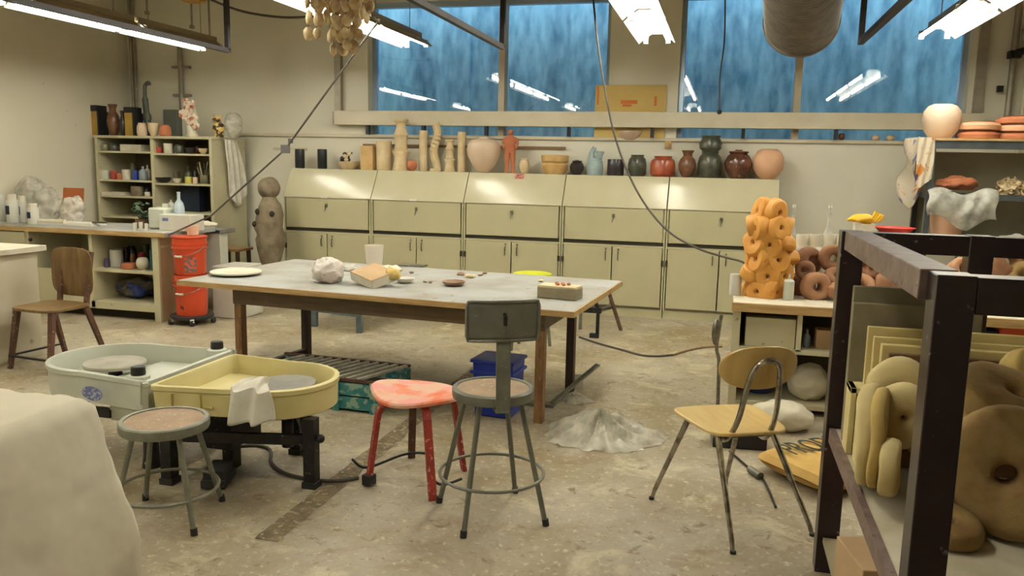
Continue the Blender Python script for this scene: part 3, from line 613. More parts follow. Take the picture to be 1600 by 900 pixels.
for s in (-1, 1): part('ear', MB().ball((s*.04, -.02, .235), (.016, .01, .024), 8, 6), M_MOT, o)
pot('glass_dome', 'clear plastic dome over a mottled piece at the end of the shelf top', 'dome', (-5.641, 8.620, 1.823, 0.204, 0.289), 'ball', M_FILMG, group=TG, n=20)
# electrical box and conduits
EX = (-6.785, 9.080, 2.121)
eb = thing('electrical_box', 'dark grey electrical box with conduit on the wall above the shelf unit', 'electrical box', (EX[0], YB, 1.83))
part('box', MB().bb(-.1, .1, -.1, 0, 0, .34), M_EBOX, eb, bev=.006)
part('conduit', MB().tube([(.14, -.05, .34), (.14, -.05, 1.25)], .03, 10), M_PIPE, eb)
for z in (.52, .86): part('clamp', MB().bb(.02, .26, -.06, -.0, z-.015, z+.015), M_PIPE, eb)
solo('wall_conduit', MB().tube([(0, 0, 0), (0, 0, 1.7)], .02, 8).tube([(.05, 0, 0), (.05, 0, 1.7)], .015, 8), M_PIPE, 'pair of painted conduits running up the left room corner', 'conduit', (-7.36, YB-.04, 1.83))
for a, lb in (((-6.581, 8.400, 3.225), 'left'), ((-5.993, 8.400, 3.056), 'middle'), ((-5.766, 8.400, 2.883), 'right')):
    solo('hanging_rod', MB().tube([(0, 0, 0), (0, 0, ZC-a[2])], .012, 6).box(0, 0, 0, .04, .04, .04), M_PIPE, 'thin rod hanging from the ceiling above the shelf unit, the %s one' % lb, 'rod', a)
a = (-5.680, 8.000, 3.246)
solo('yellow_ceiling_box', MB().lathe([(0, 0), (.12, 0), (.14, .03), (.14, .08), (0, .1)], n=18).tube([(0, 0, .05), (0, 0, ZC-a[2])], .01, 6), mat('amber_plastic', (196, 146, 50), rough=.5), 'round amber fitting hanging under the ceiling at upper left', 'fitting', a)
solo('overhead_cable', MB().tube(smooth_path([(-5.185, 7.600, 3.176), (-4.821, 7.600, 3.053), (-4.389, 7.600, 2.987), (-4.036, 7.600, 2.985)], 6), .012, 6), M_CORD, 'thin dark cable slung under the ceiling behind the left lights', 'cable')

# coat towel
a = (-5.630, 8.720, 1.835)
tw = MB()
def tf(u, v):
    y = -.10+.10*v+(-.12+.42*u)*(.55+.75*v-.5*v*v); fold = .02*math.sin(u*19+v*3)*(.3+v)
    return (.02+fold+.035, y, -(.60+.24*math.sin(u*PI)**2+.05*math.sin(u*9))*v)
tw.grid(tf, 24, 14)
o = solo('towel', tw, M_CLOTH, 'long off-white towel hanging on the side of the corner shelf unit', 'towel', (SX1, 8.68, 1.80)); sm = o.modifiers.new('s', 'SOLIDIFY'); sm.thickness = .012
# tall clay sculpture
x_, y_, z_, w_, h_ = (-4.939, 8.200, 0.320, 0.310, 1.061)
sc_ = thing('totem_sculpture', 'tall grey-brown clay totem with a ball head beside the lockers', 'sculpture', (x_, y_, 0))
part('plinth', MB().bb(-.14, .14, -.14, .14, 0, .32), M_WOODDK, sc_, bev=.006)
part('body', MB().lathe([(0, .322), (.08, .322), (.11, .42), (.145, .58), (.16, .68), (.15, .74), (.158, .82), (.15, .96), (.12, 1.07), (.09, 1.13), (.06, .322+h_-.2), (0, .322+h_-.19)], n=22).warp(.035, 9, 3, fl=.322), M_GREYCLAY, sc_)
part('head', MB().ball((0, 0, .322+h_-.12), (.125, .12, .125), 20, 14).warp(.01, 12, 4), M_GREYCLAY, sc_)
for (a, z) in ((-.08, 1.0), (-.12, .86), (.1, .98)):
    part('hollow', MB().ball((a, -.115, z), (.028, .03, .035), 10, 8), M_DARKGAP, sc_)

# =============================================================== LEFT COUNTER
CX0, CX1, CY0, CY1, CZ = XL+.01, -5.10, 6.62, 7.42, .87
t = thing('work_counter', 'long dusty wood-edged counter with open cream cupboards along the left', 'counter', (CX0, CY0, 0))
W_ = CX1-CX0
part('counter_top', MB().bb(0, W_, 0, CY1-CY0, CZ-.045, CZ), M_TOP, t, bev=.004)
part('edge_strip', MB().bb(0, W_, -.012, 0, CZ-.047, CZ-.004), M_WOOD, t)
bw = -5.2-CX0; st = -5.97-CX0; s2 = -6.72-CX0
part('end_panel', MB().bb(bw-.03, bw, .03, .76, 0, CZ-.045), mat('tan_panel', (196, 168, 132), (184, 156, 120), 4, .6), t)
part('stile', MB().bb(bw-.06, bw+.01, .01, .035, 0, CZ-.045), M_CREAM, t)
part('partition', MB().bb(st-.02, st+.02, .02, .7, .1, CZ-.045), M_CREAM, t)
part('partition', MB().bb(s2-.02, s2+.02, .02, .7, .1, CZ-.045), M_CREAM, t)
part('back_panel', MB().bb(0, bw-.03, .7, .72, .1, CZ-.045), M_CREAM, t)
part('bottom_shelf', MB().bb(0, bw-.03, .02, .7, .09, .16), M_CREAM, t)
part('shelf', MB().bb(st+.02, bw-.03, .04, .7, .455, .485), M_CREAM, t)
part('lower_front', MB().bb(s2+.02, st-.02, .02, .04, .16, .46), M_CREAM, t)
part('drawer_front', MB().bb(.02, s2-.02, 0, .02, .60, CZ-.06), M_LOCK, t, bev=.003)
part('kick_space', MB().bb(0, bw-.03, .12, .14, 0, .09), M_DARKGAP, t)
for (x, z) in ((s2+.06, .74),): part('knob', MB().ball((x, .0, z), .02, 10, 8), M_BLK, t)
CG = 'supplies inside the counter cupboard'
for args in (
 ('tub', 'white tub with dark labels in the upper counter cupboard', 'tub', (-5.853, 6.850, 0.487, 0.128, 0.168), 'solid', M_WHITE),
 ('jar', 'small purple-capped jar at the left of the upper counter cupboard', 'jar', (-5.887, 6.750, 0.487, 0.044, 0.087), 'solid', mat('purple', (92, 76, 110), rough=.5)),
 ('tray', 'terracotta tray in the upper counter cupboard', 'tray', (-5.627, 6.750, 0.487, 0.145, 0.055), 'solid', M_TERRA),
 ('bowl', 'white crumpled bowl in the upper counter cupboard', 'bowl', (-5.468, 6.750, 0.487, 0.125, 0.120), 'ball', M_OFFW),
 ('bottle', 'tall teal bottle at the right of the upper counter cupboard', 'bottle', (-5.350, 6.750, 0.487, 0.056, 0.282), 'bottle', mat('teal_bottle', (40, 86, 92), rough=.35)),
 ('jar', 'dark red jar behind the white bowl in the counter cupboard', 'jar', (-5.679, 7.000, 0.487, 0.084, 0.136), 'jar', M_REDL),
 ('jar', 'dark jar with a pale lid beside the white tub in the counter cupboard', 'jar', (-5.823, 6.950, 0.487, 0.052, 0.186), 'jar', M_DKPOT),
 ('jar', 'brown jar behind the terracotta tray in the counter cupboard', 'jar', (-5.745, 6.950, 0.487, 0.058, 0.125), 'jar', M_BRN),
 ('tin', 'dark green tin at the back right of the counter cupboard', 'tin', (-5.707, 7.100, 0.487, 0.079, 0.204), 'solid', M_DKGRN),
 ('bowl', 'pinkish bowl standing in the middle counter bay', 'bowl', (-6.042, 6.800, 0.462, 0.077, 0.099), 'ball', M_PINKW),
 ('pot', 'dark pot at the back of the upper counter cupboard', 'pot', (-5.836, 7.050, 0.487, 0.105, 0.189), 'jar', M_DKPOT)):
    pot(*args, group=CG, n=14)
bgm = MB().ball((0, 0, .105), (.21, .16, .095), 26, 18).warp(.06, 12, 5, fl=.002)
solo('black_blue_bag', bgm, mat('crumpled_bag', (96, 92, 84), (44, 62, 130), 7, .4, lo=.5, hi=.56, bump=.6), 'crumpled grey and blue bag filling the lower counter cupboard', 'bag', ((-5.702, 6.960, 0.162, 0.345, 0.163))[:3])
# things on the counter
pot('white_jar', 'white lidded jar at the far left end of the counter', 'jar', (-7.389, 7.000, 0.871, 0.081, 0.282), 'solid', M_WHITE)
for args in (((-7.145, 6.900, 0.871, 0.120, 0.299), 'squat white jar with a dark label at the left end of the counter'), ((-7.117, 7.000, 0.871, 0.107, 0.277), 'white jar with a black spout second along the counter'), ((-6.836, 6.850, 0.871, 0.111, 0.212), 'small white bottle nearest the plastic heap on the counter')):
    x, y, z0, w_, h = args[0]; o = thing('glaze_jar', args[1], 'jar', (x, y, z0), 0, 'white glaze jars at the left end of the counter')
    part('jar', MB().lathe([(r*w_/2, z*h*.8) for r, z in PF['solid']], n=16), M_WHITE, o)
    part('lid', MB().lathe([(0, h*.8), (w_*.38, h*.8), (w_*.38, h), (0, h)], n=14), M_OFFW, o)
    part('label', MB().box(0, -w_/2, h*.45, w_*.35, .006, h*.3), M_DKBLUE, o)
def crumple(name, label, cat, loc, r, m, seed, amp=.35, sc=1.0, group=None):
    mb = MB().ball((0, 0, r[2]*.9), r, 44, 30); k = 2.2/max(r)*sc
    for v in range(len(mb.v)):
        p = Vector(mb.v[v]); n1 = noise.noise_vector(p*k+Vector((seed, 0, 0))); n2 = noise.noise_vector(p*k*2.7+Vector((0, seed, 0)))
        rid = 1-abs(noise.noise(p*k*1.6+Vector((seed, seed, 0))))*2
        q = p+n1*min(r)*amp+n2*min(r)*amp*.45+(p-Vector((0, 0, r[2]*.9))).normalized()*rid*min(r)*amp*.35
        q.z = max(q.z, .002+.002*abs(n2.z)); mb.v[v] = q[:]
    return solo(name, mb, m, label, cat, loc, 0, group, ang=80)
crumple('plastic_bag', 'tall grey translucent plastic bag bunched against the left wall', 'plastic bag', (-7.17, 7.2, .873), (.15, .12, .25), M_FILMG, 1, .4, .7)
crumple('plastic_heap', 'heap of clear wrinkled plastic in the middle of the left counter', 'plastic bag', ((-6.839, 7.050, 0.871, 0.294, 0.522))[:3], (.15, .12, .2), M_FILMG, 2, .4, .7)
crumple('plastic_wrap', 'whiter crumpled plastic wrap leaning on the orange board', 'plastic bag', ((-6.596, 7.120, 0.871, 0.201, 0.381))[:3], (.11, .1, .14), M_FILMW, 3, .4, .8)
bq = (-6.766, 7.320, 0.871, 0.337, 0.434)
o = solo('orange_board', MB().prism([(-.16, -.006), (.1, -.006), (.1, .006), (-.16, .006)], 0, .36), mat('orange_board', (176, 98, 46), (164, 88, 40), 4, .6), 'orange-brown board leaning on the counter against the plastic', 'board', (bq[0], 7.32, .873), (math.radians(-8), 0, 0))
solo('paper_stack', MB().box(0, 0, .01, .75, .2, .02, .05).box(.05, .01, .025, .6, .17, .012, -.03), M_PAPER, 'flat stack of white paper lying along the counter', 'paper', ((-6.507, 7.509, 0.871)[0], 6.95, .871))
solo('dark_scraper', MB().box(0, 0, .008, .14, .05, .014, .1), M_DKGRN, 'small dark scraper lying on the white paper', 'tool', ((-6.100, 7.074, 0.900)[0], 6.93, .904))
solo('paper_roll', MB().tube([(-.22, 0, .03), (.22, .02, .03)], .03, 12), M_OFFW, 'rolled white paper in front of the plastic heap on the counter', 'paper', ((-6.695, 7.145, 0.900)[0], 6.86, .872))
o = thing('potted_plant', 'small dark green plant in a pot on the counter below the shelves', 'plant', ((-5.622, 6.950, 0.871, 0.185, 0.234))[:3])
part('pot', MB().lathe([(r*.06, z*.09) for r, z in PF['cup']], n=14), M_BRN, o)
for i in range(26):
    a = i*2.4; r = .03+.06*(i % 5)/5; z = .1+.16*((i*7) % 11)/11
    part('leaf', MB().ball((0, 0, 0), (.035, .02, .008), 8, 4).warp(.004, 30, i), mat('leaf_green', (70, 92, 62), (48, 68, 50), 20, .6), o).location = (r*math.cos(a), r*math.sin(a), z)
for o2 in o.children:
    if o2.name.startswith('leaf'): o2.rotation_euler = (rnd.uniform(-.8, .8), rnd.uniform(-.8, .8), rnd.uniform(0, 6))
part('stem', MB().tube([(0, 0, .05), (0, 0, .2)], .006, 6), M_DKGRN, o)
x_, y_, z_, w_, h_ = (-5.423, 7.000, 0.871, 0.198, 0.251)
o = thing('white_jug', 'big white plastic jug with a cap on the counter', 'jug', (x_, y_, z_))
part('body', MB().box(0, 0, h_*.42, w_, .16, h_*.84), M_WPL, o, bev=.02); part('neck', MB().tube([(.05, 0, h_*.83), (.05, 0, h_)], .03, 12), M_WPL, o)
pot('bottle', 'clear bottle with a pale blue label beside the white jug', 'bottle', (-5.254, 7.050, 0.871, 0.102, 0.368), 'bottle', mat('bluish_bottle', (150, 170, 184), (196, 204, 204), 10, .25))
x_, y_, z_, w_, h_ = (-5.156, 6.950, 0.871, 0.353, 0.155)
o = thing('white_carton', 'low white carton with a blue mark on the counter near the buckets', 'box', (x_, y_, z_))
part('carton', MB().box(0, 0, h_/2, w_, .22, h_), M_WHITE, o, bev=.004); part('mark', MB().bb(-w_*.38, -w_*.2, -.113, -.11, h_*.6, h_*.78), mat('blue_mark', (96, 104, 150), rough=.6), o)
for i, (bx_, lb) in enumerate((((-5.478, 6.680, 0.871, 0.037, 0.078), 'first'), ((-5.413, 6.680, 0.871, 0.037, 0.086), 'second'), ((-5.352, 6.680, 0.871, 0.031, 0.076), 'third'))):
    pot('vial', 'tiny white vial on the counter edge, %s from the left in front of the plant' % lb, 'vial', bx_, 'solid', M_WHITE, n=10)
pot('pink_tub', 'small pinkish tub standing on the upper orange bucket lid', 'tub', (-4.910, 6.780, 0.846, 0.129, 0.093), 'cup', M_PINKW)
# cabinet beside the buckets
t = thing('white_cabinet', 'tall narrow white cabinet with grey top behind the orange buckets', 'cabinet', (-5.61, 7.46, 0))
part('body', MB().bb(.05, .53, 0, .14, 0, .80), M_WHITE, t, bev=.006); part('top', MB().bb(.02, .57, -.03, .22, .802, .845), M_HEAD, t, bev=.004)
part('label_plate', MB().bb(.44, .55, -.034, -.03, .81, .835), M_DKBLUE, t)
crumple('magazine_heap', 'untidy stack of papers on the white cabinet', 'papers', (-5.32, 7.56, .847), (.14, .07, .035), M_OFFW, 8, .3)
solo('white_panel_box', MB().bb(-.16, .16, -.2, .2, 0, .52), M_WHITE, 'low white box standing right of the orange buckets', 'box', (-4.73, 7.22, 0), 0, bev=.01)
# brown wood stool behind
g = (-5.163, 7.976, 0.450)
t = thing('wooden_stool', 'small brown wooden stool in the gap left of the clay totem', 'stool', (-5.42, 8.2, 0))
part('seat', MB().bb(-.17, .17, -.15, .15, .54, .57), M_WOODL, t, bev=.004)
for s in (-1, 1):
    for u in (-1, 1): part('leg', MB().bar((s*.14, u*.12, 0), (s*.13, u*.11, .54), .035, .035), M_WOODDK, t)
# buckets
BX = (-4.938, 6.750, 0.000)
bx, by = -4.91, 6.72
d = thing('bucket_dolly', 'low wheeled dolly with small casters under the orange buckets', 'dolly', (bx, by, 0))
part('deck', MB().lathe([(0, .055), (.19, .055), (.2, .065), (.2, .085), (0, .085)], n=24), M_RUBBER, d)
for k in range(5):
    a = k*1.257+.3; c = (.20*math.cos(a), .20*math.sin(a))
    cs = part('caster', MB(Matrix.Translation((c[0], c[1], .028)) @ Matrix.Rotation(PI/2, 4, 'Y')).lathe([(0, -.012), (.027, -.012), (.027, .012), (0, .012)], n=14), M_RUBBER, d)
    part('fork', MB().bar((c[0], c[1], .03), (c[0]*.9, c[1]*.9, .07), .035, .03), M_STEEL, cs)
def bucket(z, lb, h=.37):
    t = thing('orange_bucket', lb, 'bucket', (bx, by, z), 0, 'stacked orange buckets')
    r = .156
    part('body', MB().lathe([(0, 0), (r*.88, 0), (r*.9, .01), (r, h), (r*.97, h), (r*.86, .02), (0, .015)], n=32), M_ORANGE, t)
    part('band', MB().lathe([(r*.98, h*.72), (r*1.06, h*.72), (r*1.06, h*.76), (r*1.0, h*.76), (r*1.0, h*.84), (r*1.06, h*.84), (r*1.06, h*.87), (r*.99, h*.87)], n=32), M_ORANGE, t)
    hp = [(-r*1.07*math.cos(a), -.01-r*1.07*math.sin(a), h*.78-.09*math.sin(a)) for a in [PI*i/14 for i in range(15)]]
    part('handle', MB().tube(hp, .004, 6), M_STEEL, t); part('grip', MB().tube(hp[6:9], .011, 8), M_OFFW, t)
    return t
b1 = bucket(.087, 'lower orange plastic bucket with black lettering, standing on the dolly', .39)
b2 = bucket(.48, 'upper orange plastic bucket with a grey printed panel, stacked on the other', .345)
part('lid', MB().lathe([(0, .347), (.16, .347), (.165, .35), (.165, .362), (.15, .364), (0, .36)], n=32), M_ORANGE, b2)
def curved(r, a0, a1, z0, z1, n=8):
    return MB().grid(lambda u, v: (r*math.cos(a0+(a1-a0)*u), r*math.sin(a0+(a1-a0)*u), z0+(z1-z0)*v), n, 1)
part('printed_panel', curved(.1475, -PI*.42, -PI*.17, .03, .22), mat('grey_print', (96, 100, 98), (214, 86, 50), 34, .5, lo=.5, hi=.54), b2)
def text_on(s, size, m, parent, name, loc, rot, lb=None, ext=.0008):
    cu = bpy.data.curves.new(name, 'FONT'); cu.body = s; cu.size = size; cu.extrude = ext; cu.align_x = 'CENTER'; cu.align_y = 'CENTER'
    tmp = bpy.data.objects.new('tmp', cu); COL.objects.link(tmp); dg = bpy.context.evaluated_depsgraph_get(); dg.update()
    me = bpy.data.meshes.new_from_object(tmp.evaluated_get(dg)); COL.objects.unlink(tmp); bpy.data.objects.remove(tmp)
    me.materials.clear(); me.materials.append(m); o = bpy.data.objects.new(name, me); COL.objects.link(o); o.parent = parent; o.location = loc; o.rotation_euler = rot
    if lb: o['label'] = lb
    return o
part('lettering', curved(.1435, -PI*.56, -PI*.47, .06, .25), mat('black_print', (30, 26, 24), (226, 74, 30), 60, .5, lo=.52, hi=.56), b1)

# =============================================================== LEFT WHITE BENCH BLOCK
t = thing('white_bench', 'white boxy workbench with a pale top behind the wooden chair at far left', 'workbench', (XL+.01, 3.9, 0))
part('body', MB().bb(0, 2.24, 0, 1.32, 0, .83), mat('bench_paint', (206, 200, 180), (196, 186, 160), 3, .5, spot=(170, 156, 124), spot_scale=7, spot_t=.68), t)
part('top', MB().bb(0, 2.30, -.03, 1.36, .832, .875), M_OFFW, t, bev=.004)

# =============================================================== WOODEN CHAIR LEFT
t = thing('wooden_chair', 'brown bent-plywood chair with worn legs beside the white bench', 'chair', (-4.84, 4.98, 0), math.radians(-6))
leg = lambda p, q, m_, w1=.045, w2=.028: MB().bar(q, p, w1, w1*.8, w2=w2, h2=w2)
for s in (-1, 1):
    part('leg', leg((s*.20, -.23, 0), (s*.175, -.16, .44), 0), M_WBROWN, t)
    part('leg', leg((s*.22, .27, 0), (s*.18, .13, .44), 0), M_WBROWN, t)
    part('back_post', MB().bar((s*.135, .17, .42), (s*.15, .23, .85), .04, .022), M_WBROWN, t)
part('stretcher', MB().bar((-.2, -.23, .1), (.2, -.23, .1), .02, .012).bar((-.2, -.23, .1), (-.2, .22, .1), .02, .012), M_BLACK, t)
def seat_grid(w, d, th, dish=.012, fr=.05, roundness=4.0):
    def sup(a, b): return math.copysign(abs(a)**(2/roundness), a)*b
    mb = MB(); rings = []; N_ = 36
    for (k, z) in ((.0, 0), (.5, 0), (.85, 0), (.97, 0), (1, -.004), (1, -th+.004), (.97, -th), (.5, -th), (0, -th)):
        rings.append([(sup(math.cos(2*PI*i/N_), w/2)*k, sup(math.sin(2*PI*i/N_), d/2)*k, z-dish*(1-min(1, k)**2)) for i in range(N_)])
    vs = [v for r in rings for v in r]
    mb.add(vs, [(a*N_+i, a*N_+(i+1) % N_, (a+1)*N_+(i+1) % N_, (a+1)*N_+i) for a in range(len(rings)-1) for i in range(N_)]); return mb
sg = seat_grid(.43, .42, .022); sg.v = [(x, y-.02, z+.465) for x, y, z in sg.v]; part('seat', sg, M_PLYD, t)
bk = seat_grid(.42, .46, .014, dish=-.0, roundness=4.2); bk.v = [(x-.02, .215-.25*(x*x)+z+.0, .69+y*.82+.0*x) for x, y, z in bk.v]; part('backrest', bk, M_PLYD, t)
# plastic/paper lying under the bench removed; black caster block near chair
# =============================================================== MAIN TABLE
t = thing('work_table', 'large dusty wood-edged worktable in the middle of the room', 'table', (-2.2, 5.35, 0), math.radians(-4.5))
TL, TR_, TF, TB = -1.36, 1.45, -.665, .735
part('table_top', MB().bb(TL, TR_, TF, TB, .712, .746), M_TOP, t, bev=.004)
part('edge_band', MB().bb(TL-.002, TR_+.002, TF-.01, TF, .71, .744).bb(TR_, TR_+.01, TF-.01, TB, .71, .744), M_WOOD, t)
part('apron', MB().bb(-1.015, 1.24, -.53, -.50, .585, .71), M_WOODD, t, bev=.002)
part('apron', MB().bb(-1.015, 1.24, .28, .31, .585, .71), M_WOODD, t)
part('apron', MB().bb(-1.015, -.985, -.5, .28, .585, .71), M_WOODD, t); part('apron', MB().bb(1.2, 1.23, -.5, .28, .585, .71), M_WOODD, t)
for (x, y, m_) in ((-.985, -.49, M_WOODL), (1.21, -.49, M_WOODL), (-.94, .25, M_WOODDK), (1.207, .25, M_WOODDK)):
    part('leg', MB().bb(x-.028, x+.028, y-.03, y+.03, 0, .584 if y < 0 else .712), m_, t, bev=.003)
part('stretcher', MB().bar((-.98, -.45, .09), (-.94, .22, .09), .04, .05), M_WOODDK, t)
TZ = .747
o = thing('throwing_bat', 'round white throwing bat lying on the left end of the worktable', 'bat', (-3.396, 5.168, 0.747))
part('disc', MB().lathe([(0, .012), (.17, .012), (.18, .018), (.18, .026), (.17, .03), (0, .03)], n=40), M_OFFW, o); part('base', MB().lathe([(0, 0), (.14, 0), (.15, .012), (0, .012)], n=30), M_BLK, o)
crumple('plastic_bag', 'knotted white plastic bag with a pinkish print on the worktable', 'plastic bag', ((-2.611, 5.073, 0.747, 0.235, 0.174))[:3], (.11, .10, .088), mat('milky_pink', (214, 206, 198), (208, 180, 172), 5, .4, lo=.52, hi=.72), 11, .22)
crumple('bag_tail', 'small clear plastic scrap trailing behind the white bag', 'plastic bag', ((-2.734, 5.680, 0.747, 0.132, 0.090))[:3], (.08, .05, .025), M_FILMW, 12, .4)
pot('clay_cup', 'pale pinkish cup standing at the back of the worktable', 'cup', (-2.686, 6.005, 0.747, 0.154, 0.171), 'cup', mat('pale_cup', (216, 206, 190), rough=.6))
x_, y_, z_, w_, h_ = (-2.299, 5.081, 0.747, 0.302, 0.132)
o = thing('cardboard_box', 'tilted open cardboard tray with newspaper inside on the worktable', 'box', (x_+.02, y_, z_+.062), math.radians(35)); o.rotation_euler = (math.radians(14), math.radians(8), math.radians(-32))
part('base', MB().box(0, 0, .03, .26, .2, .006), M_CARD, o)
part('rim', MB().bb(-.13, .13, -.1, -.094, -.03, .03).bb(-.13, .13, .094, .1, -.03, .03).bb(-.13, -.124, -.1, .1, -.03, .03).bb(.124, .13, -.1, .1, -.03, .03), M_OFFW, o)
part('stuffing', MB().ball((.12, .08, .02), (.06, .05, .04), 10, 8).warp(.02, 20, 2), M_YCARD, o)
crumple('newspaper', 'crumpled pale newspaper behind the cardboard tray', 'paper', ((-2.408, 5.645, 0.747, 0.169, 0.095))[:3], (.10, .06, .03), M_OFFW, 14, .5)
solo('sponge_block', MB().box(0, 0, .025, .05, .03, .05, .3), mat('mustard', (170, 138, 62), rough=.9), 'small mustard sponge standing beside the crumpled newspaper', 'sponge', (-2.403, 5.752, 0.747), 0, bev=.008)
pot('plate', 'small pale plate with a dark foot right of the cardboard tray', 'plate', (-2.123, 5.258, 0.747, 0.139, 0.035), 'bowl', M_PAPER)
pot('brown_dish', 'shallow brownish dish in the centre of the worktable', 'dish', (-1.764, 5.262, 0.747, 0.167, 0.032), 'bowl', mat('dish_clay', (176, 150, 128), (150, 118, 96), 12, .8))
CRL = ['just behind the brownish dish', 'largest, right behind the brownish dish', 'right of the largest crumb', 'farthest right in the group by the dish', 'left of the brownish dish', 'leftmost of the pair left of the brownish dish', 'beside the mustard sponge', 'near the grey clay block']
for i, (px, r, mm) in enumerate((((-1.883, 5.780, 0.747), .022, 1), ((-1.774, 5.676, 0.747), .03, 0), ((-1.739, 5.803, 0.747), .018, 1), ((-1.738, 5.920, 0.747), .016, 1), ((-1.958, 5.318, 0.747), .015, 2), ((-2.001, 5.333, 0.747), .012, 2), ((-2.260, 5.734, 0.747), .018, 2), ((-1.245, 5.684, 0.747), .02, 0))):
    solo('clay_crumb', MB().ball((0, 0, r*.4), (r*1.5, r, r*.5), 8, 6).warp(r*.4, 30, i), (M_BISQ, M_CORDB, M_GREYCLAY)[mm], 'dried clay crumb on the dusty worktable, '+CRL[i], 'clay scrap', px, rnd.uniform(0, 3), 'clay crumbs on the worktable')
solo('flat_tray', MB().box(0, 0, .008, .22, .10, .012), M_STEEL, 'thin flat metal tray at the back edge of the worktable', 'tray', (-2.407, 6.134, 0.747), 0)
x_, y_, z_, w_, h_ = (-0.973, 5.051, 0.747, 0.295, 0.076)
o = thing('clay_block', 'grey rectangular clay block with crumbs on top at the right of the worktable', 'clay block', (x_, y_-.03, z_), math.radians(-9))
part('block', MB().bb(-.13, .13, -.07, .07, 0, .075).warp(.004, 9, 1), mat('grey_block', (158, 146, 116), (136, 126, 102), 9, .85, bump=.3), o, bev=.008)
part('dry_top', MB().box(0, 0, .078, .25, .13, .008), M_BISQ, o)
for i in range(5): part('crumb', MB().ball((-.03+.02*i, .02*(-1)**i, .09), (.014, .012, .01), 8, 5), M_TERRA, o)

# =============================================================== BEHIND TABLE
a = (-1.553, 6.750, 0.664)
t = thing('yellow_stool', 'stool with a bright yellow seat just showing behind the worktable', 'stool', (a[0], 6.75, 0))
part('seat', MB().lathe([(0, a[2]-.03), (.15, a[2]-.03), (.165, a[2]-.02), (.165, a[2]-.005), (.15, a[2]), (0, a[2]+.012)], n=30), mat('lime_yellow', (206, 210, 44), rough=.5), t)
for k in range(4):
    an = PI/4+k*PI/2; part('leg', MB().bar((.2*math.cos(an), .2*math.sin(an), 0), (.11*math.cos(an), .11*math.sin(an), a[2]-.03), .025, .025), M_GREY, t)
f1, f2, f3 = (-3.735, 6.963, 0.000), (-3.209, 6.838, 0.000), (-3.348, 7.528, -0.000)
t = thing('low_bench', 'low blue-grey metal bench standing behind the worktable', 'bench', (f1[0], f1[1], 0))
bl = mat('bluegrey_metal', (92, 104, 108), (76, 88, 92), 14, .5)
ox, oy = f2[0]-f1[0], f2[1]-f1[1]
for (u, v) in ((0, 0), (ox, oy), (ox+.15, oy+.9), (.1, .75)): part('leg', MB().bb(u-.025, u+.025, v-.025, v+.025, 0, .42), bl, t)
part('bench_top', MB().add([(-.04, -.04, .42), (ox+.05, oy-.04, .42), (ox+.2, oy+.95, .42), (.05, .8, .42), (-.04, -.04, .45), (ox+.05, oy-.04, .45), (ox+.2, oy+.95, .45), (.05, .8, .45)], [(3, 2, 1, 0), (4, 5, 6, 7), (0, 1, 5, 4), (1, 2, 6, 5), (2, 3, 7, 6), (3, 0, 4, 7)]), bl, t)
part('brace', MB().bar((0, 0, .16), (ox, oy, .16), .02, .03), bl, t)
# dark metal seat frame
g1, g2, g3 = (-1.066, 7.380, 0.000), (-1.271, 7.552, 0.000), (-1.010, 7.843, 0.000)
t = thing('kick_wheel_frame', 'low dark metal wheeled frame half hidden behind the right end of the worktable', 'frame', (g1[0], g1[1], 0))
zf = .26
part('crossbar', MB().bar((-.72, .02, zf), (.03, 0, zf), .05, .05), M_BLACK, t)
part('rail', MB().bar((-.7, .5, zf-.04), (.1, .5, zf-.04), .03, .03).bar((0, 0, zf), (.08, .5, zf-.04), .03, .03), M_STEEL, t)
part('leg', MB().bar((0, 0, 0), (0, 0, zf), .03, .03), M_BLACK, t); part('leg', MB().bar((-.22, .35, 0), (-.22, .35, zf), .03, .03), M_GREY, t)
part('leg', MB().bar((.17, .42, 0), (.02, .3, .48), .03, .025), M_WBROWN, t, label='slanting brown wooden leg')
part('prop', MB().bar((.0, 0, zf), (-.09, .05, .5), .025, .025), M_BLACK, t)
part('foot', MB().box(-.03, 0, .02, .08, .05, .04), M_RUBBER, t)
part('motor', MB().ball((-.5, .1, .17), (.09, .07, .07), 12, 8), M_BLACK, t)
# cords on the floor
def floor_cord(name, label, pts, m, r=.009):
    solo(name, MB().tube(smooth_path([(p[0], p[1], r) for p in pts], 7), r, 7), m, label, 'cord')
floor_cord('power_cord', 'grey power cord curving over the floor right of the worktable', [(-1.225, 7.323, 0.000), (-1.014, 7.111, 0.000), (-0.760, 6.908, 0.000), (-0.610, 6.785, 0.000), (-0.476, 6.784, 0.000), (-0.344, 6.879, 0.000)], M_CORD)
floor_cord('extension_cord', 'brown extension cord running on to the right-hand desk', [(-0.339, 6.881, 0.000), (-0.226, 7.099, 0.000), (-0.095, 7.278, 0.000), (0.059, 7.360, 0.000)], M_CORDB)
floor_cord('wheel_cord', 'dark cord on the floor under the pale yellow wheel', [(-2.517, 3.798, 0.000), (-2.436, 3.846, 0.000), (-2.325, 3.807, 0.000), (-2.217, 3.640, 0.000), (-2.073, 3.527, 0.000), (-1.895, 3.495, 0.000), (-1.767, 3.518, -0.000), (-1.695, 3.584, 0.000)], M_CORD)

